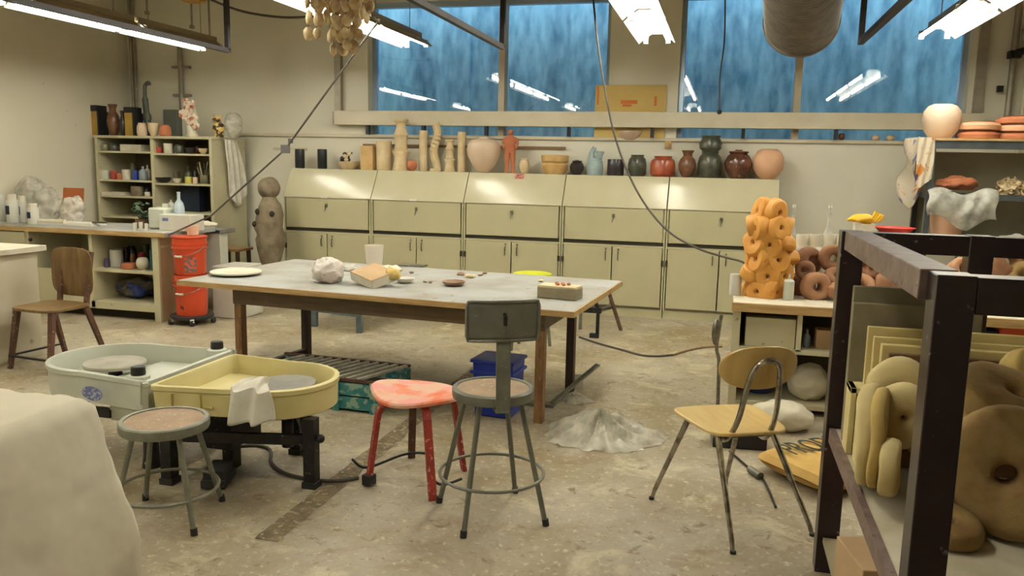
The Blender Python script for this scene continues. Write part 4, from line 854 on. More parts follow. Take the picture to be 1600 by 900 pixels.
# =============================================================== TEAL CRATE
t = thing('teal_crate', 'chipped teal wooden crate topped with a slatted metal grille under the worktable', 'crate', (-2.51, 4.86, 0), math.radians(-3))
cw, cd, ch = .98, .50, .20
for i in range(2):
    part('plank', MB().bb(-cw/2, cw/2, -cd/2, -cd/2+.02, .015+i*.09, .095+i*.09), M_TEAL, t, bev=.003)
    part('plank', MB().bb(-cw/2, cw/2, cd/2-.02, cd/2, .015+i*.09, .095+i*.09), M_TEAL, t, bev=.003)
    part('plank', MB().bb(cw/2-.02, cw/2, -cd/2+.02, cd/2-.02, .015+i*.09, .095+i*.09), M_TEAL, t)
for x in (-cw/2+.03, -.2, .0, .2, cw/2-.03): part('batten', MB().bb(x-.02, x+.02, -cd/2-.012, -cd/2, .0, ch-.0), M_TEAL, t)
part('corner_foot', MB().bb(cw/2-.02, cw/2+.1, -.03, .12, 0, .1), M_TEAL, t, bev=.01)
part('liner', MB().bb(-cw/2+.02, cw/2-.02, -cd/2+.02, cd/2-.02, .02, .1), M_WOODDK, t)
M_BAR = mat('grille_steel', (226, 222, 210), (196, 190, 174), 20, .5)
for i in range(12):
    x = -cw/2+.03+i*.072
    part('grille_bar', MB().bar((x, -cd/2+.03, ch+.004), (x+.14, cd/2-.03, ch+.006), .022, .016), M_BAR, t)
part('grille_rim', MB().bb(-cw/2, cw/2, -cd/2, -cd/2+.02, ch-.004, ch+.012).bb(-cw/2, cw/2, cd/2-.025, cd/2, ch-.004, ch+.012), M_WBROWN, t)

# =============================================================== POTTERY WHEELS
def tub_outline(x0, y0, y1, cx, cy, r, n=26):
    # flat end at x0, straight sides running tangent to the circle
    pts = [(x0+.02, y0), (x0, y0+.02), (x0, y1-.02), (x0+.02, y1)]
    a1 = math.acos(max(-1, min(1, 0))) ; 
    for i in range(n+1):
        a = math.radians(100)-math.radians(200)*i/n; pts.append((cx+r*math.cos(a), cy+r*math.sin(a)))
    return pts
def wheel_tub(parent, out, z0, z1, m, th=.022):
    cx = sum(p[0] for p in out)/len(out); cy = sum(p[1] for p in out)/len(out)
    def sc(k, d=0): 
        res = []
        for x, y in out:
            v = Vector((x-cx, y-cy)); L_ = v.length; res.append((cx+v.x*(L_-d)/L_*k, cy+v.y*(L_-d)/L_*k))
        return res
    rings = [(sc(.9), z0), (sc(.985), z0+.01), (sc(1.0), z1-.03), (sc(1.0, -.008), z1-.025), (sc(1.0, -.008), z1-.004), (sc(1.0), z1), (sc(1.0, th*.8), z1), (sc(1, th), z1-.006), (sc(.97, th), z0+.045), (sc(.4), z0+.04)]
    n = len(out); vs = [(x, y, z) for r, z in rings for x, y in r]
    fs = [(a*n+i, a*n+(i+1) % n, (a+1)*n+(i+1) % n, (a+1)*n+i) for a in range(len(rings)-1) for i in range(n)]
    fs += [tuple(range(n-1, -1, -1)), tuple(range((len(rings)-1)*n, len(rings)*n))]
    return part('splash_tub', MB().add([(x, y, z) for x, y, z in vs], [tuple(reversed(f)) for f in fs]), m, parent, ang=40)
t = thing('pottery_wheel', 'pale yellow pottery wheel with a splash tub on a black steel frame', 'pottery wheel', (0, 0, 0)); yw = t
t.location = (-2.3, 3.57, 0); T0 = Vector((-2.3, 3.57))
out = [(x-T0.x, y-T0.y) for x, y in tub_outline(-2.61, 3.23, 3.915, -2.13, 3.585, .295)]
wheel_tub(t, out, .35, .5, M_YEL)
part('deck_panel', MB().bb(-.30, .0, -.30, .27, .398, .408), M_YEL, t)
M_YELD = mat('yellow_seam_line', (190, 172, 104), rough=.5)  # darker yellow for the seams of the tub
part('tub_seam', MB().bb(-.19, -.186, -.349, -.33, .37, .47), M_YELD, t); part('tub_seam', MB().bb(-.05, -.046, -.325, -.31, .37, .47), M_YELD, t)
part('tub_shelf', MB().bb(-.22, .12, -.29, -.255, .46, .468), M_YEL, t)
hd = (-2.13-T0.x, 3.66-T0.y)
part('wheel_head', MB().lathe([(0, .425), (.03, .425), (.15, .43), (.152, .44), (.148, .446), (0, .446)], c=(hd[0], hd[1], 0), n=44), M_HEAD, t)
part('spindle', MB().lathe([(0, .1), (.03, .1), (.03, .425), (0, .425)], c=(hd[0], hd[1], 0), n=12), M_BLACK, t)
def fp(x, y): return (x-T0.x, y-T0.y)
feet = [fp(-1.87, 3.43), fp(-2.55, 3.27), fp(-2.17, 3.83), fp(-2.56, 3.80)]
for x, y in feet:
    l = part('leg', MB().bb(x-.03, x+.03, y-.03, y+.03, .02, .35), M_BLACK, t, bev=.003)
    part('leg_foot', MB().bb(x-.036, x+.036, y-.036, y+.036, 0, .03), M_RUBBER, l)
part('frame_rail', MB().bar(feet[0]+(.24,), feet[1]+(.24,), .03, .05).bar(feet[0]+(.24,), feet[2]+(.24,), .03, .05).bar(feet[1]+(.33,), feet[3]+(.33,), .03, .04), M_BLACK, t)
part('frame_top', MB().lathe([(0, .335), (.24, .335), (.25, .348), (0, .348)], c=(hd[0], hd[1]-.06, 0), n=30), M_BLACK, t)
part('motor', MB().bb(-.18, .0, -.16, .12, .14, .345).bb(-.08, -.02, -.12, -.04, .02, .2), M_BLACK, t, bev=.006)
part('foot_pedal', MB().box(-.02, -.24, .07, .1, .16, .05, .3).box(-.02, -.24, .03, .12, .18, .04, .3), M_RUBBER, t, bev=.006)
part('adjuster_knob', MB().ball((feet[0][0]+.05, feet[0][1], .25), .022, 10, 8).ball((feet[0][0]-.05, feet[0][1]+.02, .16), .02, 8, 6), M_BLACK, t)
t = thing('pottery_wheel', 'white pottery wheel with a wide splash pan and two black knobs', 'pottery wheel', (-3.0, 3.65, 0)); T0 = Vector((-3.0, 3.65))
out = [(x-T0.x, y-T0.y) for x, y in tub_outline(-2.67, 4.0, 3.27, -3.17, 3.66, -.325)]
out = list(reversed(out)) if False else [(x, y) for x, y in out]
area = sum(out[i][0]*out[(i+1) % len(out)][1]-out[(i+1) % len(out)][0]*out[i][1] for i in range(len(out)))
if area > 0: out = list(reversed(out))
wheel_tub(t, out, .335, .5, M_WPL, .02)
part('deck_panel', MB().bb(-.1, .32, -.31, .30, .40, .41), M_WPL, t)
part('wheel_head', MB().lathe([(0, .43), (.03, .43), (.16, .44), (.162, .45), (.158, .458), (0, .458)], c=(-.2, .04, 0), n=44), mat('dusty_wheel_head', (170, 164, 148), (150, 144, 128), 8, .6), t)
part('spindle', MB().lathe([(0, .33), (.05, .33), (.03, .43), (0, .43)], c=(-.2, .04, 0), n=14), M_BLACK, t)
for (x, y) in ((.23, -.30), (.25, .325)):
    k = part('knob_mount', MB().lathe([(0, .45), (.055, .45), (.055, .502), (.045, .507), (0, .507)], c=(x, y, 0), n=20), M_WPL, t)
    part('knob', MB().lathe([(0, .507), (.034, .507), (.036, .512), (.034, .545), (.028, .55), (0, .55)], c=(x, y, 0), n=16), M_BLK, k)
bdg = part('badge', MB(Matrix.Translation((.03, -.386, .415)) @ Matrix.Rotation(math.radians(-10), 4, 'Z')).grid(lambda u, v: (.075*v*math.cos(2*PI*u), -.004, .036*v*math.sin(2*PI*u)), 24, 1), mat('badge_blue', (104, 112, 158), (180, 184, 200), 60, .4, lo=.52, hi=.58), t, label='oval blue maker badge')
part('leg', MB().lathe([(0, 0), (.05, 0), (.04, .06), (.035, .3), (0, .3)], c=(-.3, -.1, 0), n=14), M_BLACK, t); part('leg', MB().lathe([(0, 0), (.05, 0), (.04, .06), (.035, .3), (0, .3)], c=(.22, -.22, 0), n=14), M_BLACK, t)
part('leg', MB().lathe([(0, 0), (.05, 0), (.04, .06), (.035, .3), (0, .3)], c=(.2, .25, 0), n=14), M_BLACK, t)
part('motor_housing', MB().bb(.02, .2, -.28, .1, .24, .33), M_WPL, t, bev=.02)
part('pedal', MB().box(-.02, -.27, .28, .12, .05, .04), M_BLK, t)
# cloth draped over yellow rim
cl = MB()
def cf(u, v):
    x = -.085+.17*u+.02*v; wob = .01*math.sin(u*11+v*4)
    if v < .45:
        k = v/.45; y = .14-.17*k; z = .055+.0*k+.03*math.sin(k*PI)*(1-abs(u-.5))
        x *= .4+.6*k
    else:
        k = (v-.45)/.55; y = -.03-.012*k; z = .058-.15*k*(1-.18*abs(u-.3))
    return (x+wob, y+wob, z+wob)
cl.grid(cf, 18, 22)
o = solo('rag', cl, M_CLOTH, 'white crumpled rag draped over the rim of the yellow wheel', 'rag', (-2.10, 3.272, .455), math.radians(6)); o.scale = (1.2, 1.1, 1.12); sm = o.modifiers.new('s', 'SOLIDIFY'); sm.thickness = .012; sm.offset = 1

# =============================================================== STOOLS
def round_stool(loc, label, h, rs, rf, ring_r, ring_z, rot, tube_m, rim_m, seat_m, leg_r=.012):
    t = thing('metal_stool', label, 'stool', loc, rot)
    part('seat_rim', MB().lathe([(rs*.9, h-.045), (rs*.98, h-.045), (rs, h-.035), (rs, h-.006), (rs*.97, h), (rs*.88, h), (rs*.87, h-.008)], n=44), rim_m, t)
    part('seat_pan', MB().lathe([(0, h-.04), (rs*.9, h-.04), (rs*.9, h-.03), (0, h-.03)], n=36), rim_m, t)
    part('seat', MB().lathe([(0, h-.03), (rs*.875, h-.03), (rs*.875, h-.005), (0, h-.002)], n=40), seat_m, t)
    for k in range(4):
        a = k*PI/2; c, s = math.cos(a), math.sin(a)
        l = part('leg', MB().tube([(c*rf, s*rf, 0), (c*rs*.72, s*rs*.72, h-.04)], leg_r, 10), tube_m, t)
        part('foot_tip', MB().tube([(c*(rf+.001), s*(rf+.001), 0), (c*rf*.985, s*rf*.985, .03)], leg_r+.003, 10), M_RUBBER, l)
    part('foot_ring', MB().tube(arc((0, 0), ring_r, 0, 2*PI*35/36, 35, ring_z), .0075, 8, True), tube_m, t)
    return t
ang = math.atan2(3.125-3.39, -.993+.947)
t = round_stool((-.947, 3.39, 0), 'grey steel shop stool with a backrest and round wooden seat', .60, .183, .27, .235, .20, ang, M_GREYG, M_GREYG, M_WSEAT)
bq = (-0.789, 3.087, 0.570); d0 = Vector((bq[0]+.947, bq[1]-3.39)); d0.normalize()
la = math.atan2(d0.y, d0.x)-ang; u = Vector((math.cos(la), math.sin(la))); v = Vector((-u.y, u.x))
def L3(r, s_, z): return (u.x*r+v.x*s_, u.y*r+v.y*s_, z)
part('back_post', MB().bar(L3(.10, 0, .545), L3(.215, 0, .545), .007, .062, up=L3(0, 1, 0)).bar(L3(.208, 0, .545), L3(.19, 0, .93), .062, .007, up=L3(1, 0, 0)), M_GREY, t)
bkm = MB()
def bf(a, b): 
    s_ = -.155+.31*a; z = .85+.165*b; rc = .02; r = .20+(s_*s_)*-.9
    ex = max(0, abs(s_)-.135); ez = max(0, abs(z-.9325)-.0625)
    return L3(r, s_-math.copysign(ez*.35 if ex > .0 else 0, s_), z)
bkm.grid(bf, 20, 8)
o = part('backrest', bkm, M_GREYG, t); sm = o.modifiers.new('s', 'SOLIDIFY'); sm.thickness = .012
rm = []
for a in range(21): rm.append(bf(a/20, 1))
for b in range(1, 8): rm.append(bf(1, 1-b/8))
for a in range(21): rm.append(bf(1-a/20, 0))
for b in range(1, 8): rm.append(bf(0, b/8))
part('backrest_rim', MB().tube(rm, .007, 8, True), M_GREYG, t)
part('back_bolt', MB().tube([L3(.208, 0, .965), L3(.225, 0, .955), L3(.222, 0, .92)], .008, 8), M_BLACK, t)
ang = math.atan2(2.814-2.935, -2.09+2.305)
round_stool((-2.305, 2.935, 0), 'low grey stool with a worn pinkish wooden seat beside the covered table', .455, .187, .25, .215, .14, ang, M_GREY, M_GREY, M_WSEAT)
# red stool
t = thing('red_stool', 'red paint-blotched stool with four bent wooden legs', 'stool', (-1.43, 3.70, 0), math.radians(-14))
sr = MB(); N_ = 40; rings = []
for k, z in ((0, 0), (.4, 0), (.8, 0), (.96, 0), (1, -.008), (1, -.02), (.95, -.026), (0, -.026)):
    rr = []
    for i in range(N_):
        a = 2*PI*i/N_; r = .245*(1+.05*math.cos(4*a)); x, y = r*math.cos(a)*k, r*.86*math.sin(a)*k
        rr.append((x, y, z+.25*(x*x)-.3*(y*y)*.6))
    rings.append(rr)
sr.add([(x, y, z+.452) for r in rings for x, y, z in r], [(a*N_+i, a*N_+(i+1) % N_, (a+1)*N_+(i+1) % N_, (a+1)*N_+i) for a in range(len(rings)-1) for i in range(N_)])
part('seat', sr, M_REDSEAT, t)
cr, sr_ = math.cos(math.radians(14)), math.sin(math.radians(14))
for (wx, wy, mm, lb) in ((-1.618, 3.53, M_RED, None), (-1.251, 3.451, M_RED, None), (-1.555, 3.95, M_WBROWN, 'leg worn back to bare brown wood'), (-1.228, 3.859, M_RED, None)):
    dx, dy = wx+1.43, wy-3.70; lx, ly = cr*dx-sr_*dy, sr_*dx+cr*dy
    n_ = math.hypot(lx, ly); ux, uy = lx/n_, ly/n_
    pts = [(ux*.03, uy*.03, .425), (ux*.12, uy*.12, .425), (ux*.175, uy*.175, .405), (ux*.2, uy*.2, .36), (ux*n_, uy*n_, 0)]
    lg = MB()
    for a, b in zip(pts[:-1], pts[1:]): lg.bar(a, b, .038, .022, up=(ux, uy, .001) if a[2] != b[2] else (0, 0, 1))
    lo = part('leg', lg, mm, t, label=lb)
    if wx == -1.618: part('clip', MB().box(lx*.98, ly*.98, .03, .05, .05, .05), M_RUBBER, lo)
part('wire_hoop', MB().tube(smooth_path([(-.33, -.1, .06), (-.22, -.12, .045), (-.08, .02, .10), (.05, .05, .11), (.12, -.08, .09), (.25, -.16, .07), (.3, -.05, .07)], 6), .007, 6), M_BLACK, t)
# =============================================================== BLUE BIN, LEVER, BAGS
bq = (-1.325, 4.873, 0.000, 0.304, 0.358)
t = thing('blue_bin', 'royal blue plastic bin on the floor behind the grey stool', 'bin', (bq[0], bq[1], 0), math.radians(-5))
hh = bq[4]
part('bin_body', MB().box(0, 0, hh/2, .24, .22, hh, taper=1.12), M_BLUE, t, bev=.01)
part('bin_rim', MB().box(0, 0, hh-.07, .29, .27, .02).box(0, 0, hh+.0, .29, .27, .02), M_BLUE, t, bev=.004)
g1, g2 = (-1.026, 5.119, 0.030), (-1.009, 6.020, 0.030)
t = thing('steel_lever', 'grey steel foot lever leaning against the worktable leg', 'lever', (g1[0], g1[1], 0))
part('arm', MB().bar((0, 0, .02), (.26, .28, .24), .045, .012), M_GREY, t, bev=.003); part('base', MB().bb(-.2, .02, -.04, .04, 0, .02), M_GREY, t)
def film_heap(name, label, loc, rx, ry, h, m, seed, nr=26, na=84, rot=0):
    def f(u, v):
        a = 2*PI*u; e = Vector((math.cos(a), math.sin(a), 0))
        out = 1+.28*noise.noise(e*1.6+Vector((seed, 0, 0)))+.10*noise.noise(e*5+Vector((0, seed, 0)))
        r = v*out; q = Vector((e.x*v*rx, e.y*v*ry, seed))
        rid = 1-abs(noise.noise(q*9))*2; fold = 1-abs(noise.noise(Vector((e.x*3.2, e.y*3.2, seed+v*.8))))*2.4; fine = noise.noise(q*26)
        z = h*max(0, 1-v**1.6)*(.35+.5*fold+.22*rid)+.010*(1-2*abs(fine))*(1-v)+.004+.012*max(0, noise.noise(e*9+Vector((seed, v, 0))))*v
        return (e.x*rx*r+.02*rid*v, e.y*ry*r+.015*fold, max(.002, z))
    return solo(name, MB().grid(f, na, nr, closed_u=True), m, label, 'plastic bag', loc, rot, ang=75)
film_heap('plastic_bag', 'large milky plastic bag collapsed on the floor right of the table leg', (-.63, 4.62, 0), .37, .29, .15, M_FILMB, 3.3)
film_heap('plastic_scrap', 'small flat white plastic scrap on the floor behind the large bag', (-0.926, 5.306, 0.000), .13, .12, .04, M_FILMB, 8.1)
solo('paper_tag', MB().box(0, 0, .05, .09, .004, .10), M_PAPER, 'white paper card standing on the floor behind the dark table leg', 'card', ((-0.945, 5.586, 0.000)[0], 5.62, .0), .2)
solo('floor_paper', MB().box(0, 0, .001, .13, .1, .002, .5), M_PAPER, 'small flat white paper on the floor left of the yellow chair', 'paper', (-0.433, 4.470, 0.000))

# =============================================================== YELLOW CHROME CHAIR
CA = math.radians(-62.9)
t = thing('school_chair', 'plywood school chair on splayed chrome legs with its back to the viewer', 'chair', (.085, 3.67, 0), CA)
cA, sA = math.cos(CA), math.sin(CA)
def tolo(wx, wy): dx, dy = wx-.085, wy-3.67; return (cA*dx+sA*dy, -sA*dx+cA*dy)
# local +x = back, -x = front
sg = MB(); N_ = 40; rings = []
for k, z in ((0, 0), (.5, 0), (.9, 0), (.98, 0), (1, -.004), (1, -.013), (.97, -.016), (0, -.016)):
    rr = []
    for i in range(N_):
        a = 2*PI*i/N_; X_ = math.copysign(abs(math.cos(a))**.4, math.cos(a))*.215; Y_ = math.copysign(abs(math.sin(a))**.4, math.sin(a))*(.215-.15*(X_+.205)*.5)
        X_ *= k; Y_ *= k
        rr.append((X_, Y_, .475+z-.012*math.cos(X_*8)*math.cos(Y_*8)-(.5*max(0, -X_-.15)**1.5)))
    rings.append(rr)
sg.add([p for r in rings for p in r], [(a*N_+i, a*N_+(i+1) % N_, (a+1)*N_+(i+1) % N_, (a+1)*N_+i) for a in range(len(rings)-1) for i in range(N_)])
part('seat', sg, M_PLY, t)
for (wx, wy) in ((-.254, 3.777), (.121, 3.313), (.459, 3.589), (.09, 4.08)):
    lx, ly = tolo(wx, wy); tx, ty = math.copysign(.14, lx), math.copysign(.13, ly)
    l = part('leg', MB().tube([(lx, ly, 0), (lx*.92+tx*.08, ly*.92+ty*.08, .05), (tx, ty, .445)], [.009, .011, .0145], 10), M_CHROME, t)
    part('foot_glide', MB().tube([(lx, ly, 0), (lx, ly, .012)], .013, 10), M_RUBBER, l)
part('seat_frame', MB().tube(smooth_path([(-.14, .13, .445), (.10, .13, .445), (.15, .1, .445), (.15, -.1, .445), (.10, -.13, .445), (-.14, -.13, .445)], 4), .009, 8), M_BLACK, t)
part('cross_tube', MB().tube([(-.14, -.13, .445), (-.14, .13, .445)], .009, 8), M_BLACK, t)
hoop = smooth_path([(.06, -.10, .42), (.15, -.095, .43), (.225, -.085, .54), (.262, -.072, .70), (.284, -.055, .775), (.292, -.03, .80), (.295, .0, .808), (.292, .03, .80), (.284, .055, .775), (.262, .072, .70), (.225, .085, .54), (.15, .095, .43), (.06, .10, .42)], 6)
part('back_hoop', MB().tube(hoop, .0125, 10), M_CHROME, t)
bk = seat_grid(.36, .19, .012, dish=0, roundness=2.3); bk.v = [(.250+1.1*(-x_*x_)+z_+.14*y_, x_, .765+y_) for x_, y_, z_ in bk.v]
part('backrest', bk, M_PLY, t)

# =============================================================== RIGHT DESK
DX0, DY0, DZ = .10, 5.38, .73
t = thing('right_desk', 'cream open-fronted desk with a wood-edged top on the right', 'desk', (DX0, DY0, 0))
part('desk_top', MB().bb(0, 2.9, 0, .95, DZ-.03, DZ), M_OFFW, t)
part('top_edge', MB().bb(-.01, 2.91, -.014, 0, DZ-.058, DZ-.002), M_WOOD, t, bev=.002); part('top_core', MB().bb(0, 2.9, 0, .95, DZ-.06, DZ-.031), M_WOOD, t)
part('side_panel', MB().bb(.02, .05, .02, .9, 0, DZ-.06), M_CREAM, t); part('side_panel', MB().bb(2.82, 2.85, .02, .9, 0, DZ-.06), M_CREAM, t)
part('stile', MB().bb(.0, .05, .01, .03, 0, DZ-.06), M_CREAM, t); part('upright', MB().bb(.40, .43, .02, .6, .43, DZ-.06), M_CREAM, t)
part('upright', MB().bb(.72, .75, .02, .6, 0, DZ-.06), M_CREAM, t)
part('shelf', MB().bb(.05, .72, .02, .85, .41, .44), M_CREAM, t)
part('back_panel', MB().bb(.05, 2.82, .86, .88, 0, DZ-.06), mat('desk_back', (112, 102, 78), rough=.8), t)
part('bottom', MB().bb(.05, 2.82, .05, .86, .04, .07), M_CREAM, t)
solo('document_box', MB().bb(0, .31, 0, .3, 0, .19), M_CREAM, 'cream box filling the upper left slot of the right desk', 'box', (DX0+.085, DY0+.04, .441), 0, bev=.004)
pot('cardboard_pot', 'brown square cardboard pot in the small slot of the right desk', 'pot', (0.688, 5.550, 0.441, 0.113, 0.121), 'slab', M_CARD, n=4)
pot('spray_bottle', 'small grey bottle left of the cardboard pot in the right desk', 'bottle', (0.575, 5.500, 0.441, 0.042, 0.118), 'bottle', mat('grey_bottle', (120, 124, 140), rough=.3), n=14)
# lower slot: white sacks and a blue thing
crumple('white_sack', 'rounded off-white plaster sack in the open lower part of the right desk', 'sack', (.62, 5.62, .071), (.13, .12, .12), M_CANVAS, 31, .12)
crumple('white_sack', 'flatter off-white sack slumped in front of the right desk', 'sack', (.42, 5.12, 0), (.19, .13, .09), M_CANVAS, 32, .18)
solo('blue_tub', MB().lathe([(r*.13, z*.3) for r, z in PF['cup']], n=24), mat('deep_blue', (22, 40, 110), rough=.4), 'deep blue tub at the left of the lower desk slot', 'tub', (.30, 5.72, .071))
solo('black_box', MB().box(0, 0, .05, .3, .16, .1), M_BLK, 'dark flat box on the floor beside the white sacks', 'box', (.16, 4.72, 0), .1, bev=.006)
# printed paper sack on the floor
t = thing('paper_sack', 'yellow paper sack with big dark lettering lying on the floor by the desk', 'sack', (.66, 4.40, 0), math.radians(41))
sk = MB()
def sf(u_, v_):
    a = 2*PI*u_; e = .35
    x = (-.36+.72*v_); k = math.sin(PI*min(1, max(0, v_)))**.25
    cy, cz = math.copysign(abs(math.cos(a))**.6, math.cos(a))*.25, math.copysign(abs(math.sin(a))**.8, math.sin(a))*.065
    return (x, cy*(.85+.15*k), .068+cz*(.03+.97*k))
sk.grid(sf, 36, 24, closed_u=True).warp(.006, 6, 9, fl=.002)
part('sack_body', sk, mat('sack_paper', (204, 168, 92), (188, 148, 76), 5, .75, bump=.3), t)
M_INK = mat('green_black_ink', (38, 48, 30), rough=.7)
tx = text_on('PRODUCT', .15, M_INK, t, 'lettering', (.02, .10, .138), (0, 0, 0), 'large dark green lettering'); tx.scale = (.85, 1.55, 1)
o = thing('cord_plug', 'black cord with a connector lying between the chair and the paper sack', 'cord')
part('cord', MB().tube(smooth_path([(0.113, 4.561, 0.010), (0.179, 4.405, 0.010), (0.226, 4.293, 0.010), (0.271, 4.214, 0.010), (0.300, 4.023, 0.010), (0.320, 3.839, 0.010)], 6), .006, 7), M_BLACK, o)
part('connector', MB().tube([(0.215, 4.282, 0.020), (0.264, 4.195, 0.020)], .02, 10), M_GREYG, o)
solo('desk_hose', MB().tube(smooth_path([(0, 0, .62), (-.02, 0, .4), (0, 0, .3), (.01, 0, .0)], 6), .012, 8).ball((-.03, 0, .5), (.03, .03, .09), 12, 8), M_STEEL, 'grey hose and spray nozzle hanging at the left side of the right desk', 'hose', (.03, 5.5, 0))

# orange ring column
x_, y_, z_, w_, h_ = (0.310, 5.744, 0.731, 0.323, 0.608)
t = thing('ring_column', 'tall orange glazed column built of stacked clay rings on the right desk', 'sculpture', (x_, y_, z_))
part('core', MB().lathe([(0, 0), (w_*.38, 0), (w_*.38, h_*.84), (w_*.2, h_*.92), (0, h_*.92)], n=20), mat('gap_shade_orange', (132, 82, 34), rough=.6), t, label='core coloured dark as shade in the gaps')  # core colour darkened so the gaps between rings read as shade
rr = random.Random(3); nlev = 6
for i in range(nlev):
    z = h_*(.07+.86*i/(nlev-1)); R_ = w_*.32*(1 if i < nlev-1 else .55); cnt = 6 if i < nlev-1 else 3
    for k in range(cnt):
        a = 2*PI*(k+.5*(i % 2))/cnt+rr.uniform(-.12, .12); tl = rr.choice([0, 0, .25, -.25, .1, 1.3])
        mtx = Matrix.Translation((R_*math.cos(a), R_*math.sin(a), z)) @ Matrix.Rotation(a, 4, 'Z') @ Matrix.Rotation(PI/2+tl, 4, 'Y') @ Matrix.Rotation(rr.uniform(-.6, .6), 4, 'X')
        part('ring', MB(mtx).bagel(.084*rr.uniform(.95, 1.05), .009, .085, n=24, m=12, e=.6, el=rr.choice([1, 1.1, 1.2])).warp(.006, 14, i+k), M_GLAZEO, t)
pot('squeeze_bottle', 'grey-white squeeze bottle standing right of the orange ring column', 'bottle', (0.448, 5.595, 0.731, 0.068, 0.174), 'squeeze', M_WPL)
pot('white_cup', 'white cup at the left corner of the right desk', 'cup', (0.110, 5.691, 0.731, 0.079, 0.144), 'solid', M_WHITE)
# brown clay rings heap
def ringo(px, R_, th, tilt, az, m, label, rh=.26, el=1.0, name='clay_ring', z=0, grp='brown clay rings heaped on the right desk', e=.7):
    if name == 'clay_ring': R_ *= 1.14; th *= 1.1
    mtx = Matrix.Rotation(az, 4, 'Z') @ Matrix.Rotation(tilt, 4, 'X')
    mb = MB(mtx).bagel(R_, R_*rh, th, n=28, m=14, el=el, e=e).warp(R_*.12, .9/R_, px[0]*5)
    return solo(name, mb, m, label, 'clay ring', px, 0, grp, ang=70)
H_ = math.radians
ringo((0.588, 5.950, 0.958), .088, .09, H_(80), H_(40), M_TERRAD, 'brown clay ring at the upper left of the desk heap')
ringo((0.559, 5.780, 0.914), .058, .07, H_(85), H_(-10), M_TERRAD, 'small brown clay ring at the left face of the desk heap')
ringo((0.744, 5.920, 0.991), .083, .09, H_(88), H_(6), M_TERRAD, 'upright brown clay ring with daylight through its hole, top of the desk heap')
ringo((0.626, 5.720, 0.813), .088, .10, H_(84), H_(18), M_RINGB, 'lighter terracotta ring in front at the foot of the desk heap')
ringo((0.561, 5.900, 0.797), .085, .10, H_(80), H_(50), M_TERRAD, 'dark brown ring in shade behind the front terracotta ring')
ringo((0.774, 5.840, 0.853), .085, .09, H_(35), H_(10), M_TERRAD, 'brown clay ring lying tilted right of the front terracotta ring')
ringo((0.777, 5.700, 0.794), .07, .08, H_(10), H_(0), M_RINGB, 'terracotta ring lying flat beside the dark rack post')
ringo((0.964, 6.000, 1.007), .06, .09, H_(60), H_(70), M_TERRAD, 'brown clay ring seen between the rack post and its slanting rail')
ringo((0.924, 5.800, 0.819), .085, .10, H_(38), H_(10), M_RINGB, 'terracotta ring with a flat hole above the kiln boards')
ringo((1.088, 5.800, 0.841), .085, .10, H_(70), H_(60), M_TERRAD, 'brown clay ring at the right end of the heap above the kiln boards')
ringo((1.027, 5.950, 0.927), .075, .09, H_(70), H_(-60), M_TERRAD, 'brown clay ring leaning behind the two front ones above the kiln boards')
ringo((1.536, 5.900, 0.938), .08, .09, H_(60), H_(20), M_RINGB, 'terracotta ring showing left of the dark middle rack post')
ringo((1.795, 5.850, 1.029), .105, .11, H_(72), H_(20), M_TERRAD, 'large brown clay ring right of the dark middle rack post', el=1.15)
ringo((1.775, 6.050, 0.868), .085, .1, H_(60), H_(-30), M_TERRAD, 'brown clay ring behind the large ring at the right edge')
ringo((1.864, 5.750, 0.946), .09, .1, H_(60), H_(-50), M_FOAMD, 'yellowish clay ring at the right edge of the desk')
# white jars at the back of the desk
for i, (a, b) in enumerate(((1242, 1260), (1262, 1280), (1283, 1301), (1303, 1321))):
    pot('white_pot', 'white cup at the back of the right desk, %s' % ('nearest the orange column', 'second from the orange column', 'third from the orange column', 'nearest the dark rack post')[i], 'cup', (lambda q: q)(((0.564, 6.200, 0.731, 0.083, 0.393), (0.652, 6.200, 0.731, 0.083, 0.397), (0.743, 6.200, 0.731, 0.083, 0.400), (0.829, 6.200, 0.731, 0.083, 0.404))[i]), 'cyl', M_OFFW, group='white cups at the back of the right desk')
crumple('plastic_sheet', 'clear crumpled plastic sheet lying over the row of white cups', 'plastic bag', ((0.654, 6.200, 1.147)[0], 6.2, .96+.03), (.26, .1, .03), M_FILMW, 41, .5)
def wbottle(bx_, lb):
    x, y, z0, w_, h = bx_; o = thing('water_bottle', lb, 'bottle', (x, y, z0))
    part('bottle', MB().lathe([(r*w_/2, z*h) for r, z in PF['bottle']], n=16), M_FILM, o)
    part('label', MB().lathe([(w_*.49, h*.42), (w_*.52, h*.42), (w_*.52, h*.6), (w_*.49, h*.6)], n=16), M_BL, o); part('cap', MB().lathe([(0, h), (w_*.2, h), (w_*.2, h+.02), (0, h+.02)], n=10), M_WHITE, o)
wbottle((0.501, 6.300, 0.731, 0.061, 0.579), 'clear water bottle with a blue label right behind the orange column')
wbottle((0.749, 6.300, 0.731, 0.070, 0.583), 'clear water bottle with dark blue label standing above the brown rings')
gx = (0.984, 6.250, 0.731, 0.165, 0.552); gh = gx[4]-.07
o = thing('rubber_gloves', 'yellow rubber gloves heaped on a carton behind the corner of the dark rack', 'gloves', gx[:3])
part('support_box', MB().bb(-.07, .06, -.05, .07, 0, gh), M_OFFW, o)
gm = mat('yellow_rubber', (232, 186, 40), (222, 170, 30), 9, .4)
part('glove', MB().ball((-.03, 0, gh+.03), (.10, .06, .035), 18, 12).warp(.03, 14, 3), gm, o); gl = MB()
for i in range(4): gl.tube([(.02+.02*i, -.03, gh+.02), (.05+.02*i, -.03, gh+.06), (.06+.015*i, -.02, gh+.09-.01*i)], [.014, .012, .010], 8)
part('glove', gl, gm, o)
o = thing('red_tray', 'shallow red tray behind the top rail of the dark rack', 'tray', (1.189, 6.300, 1.156))
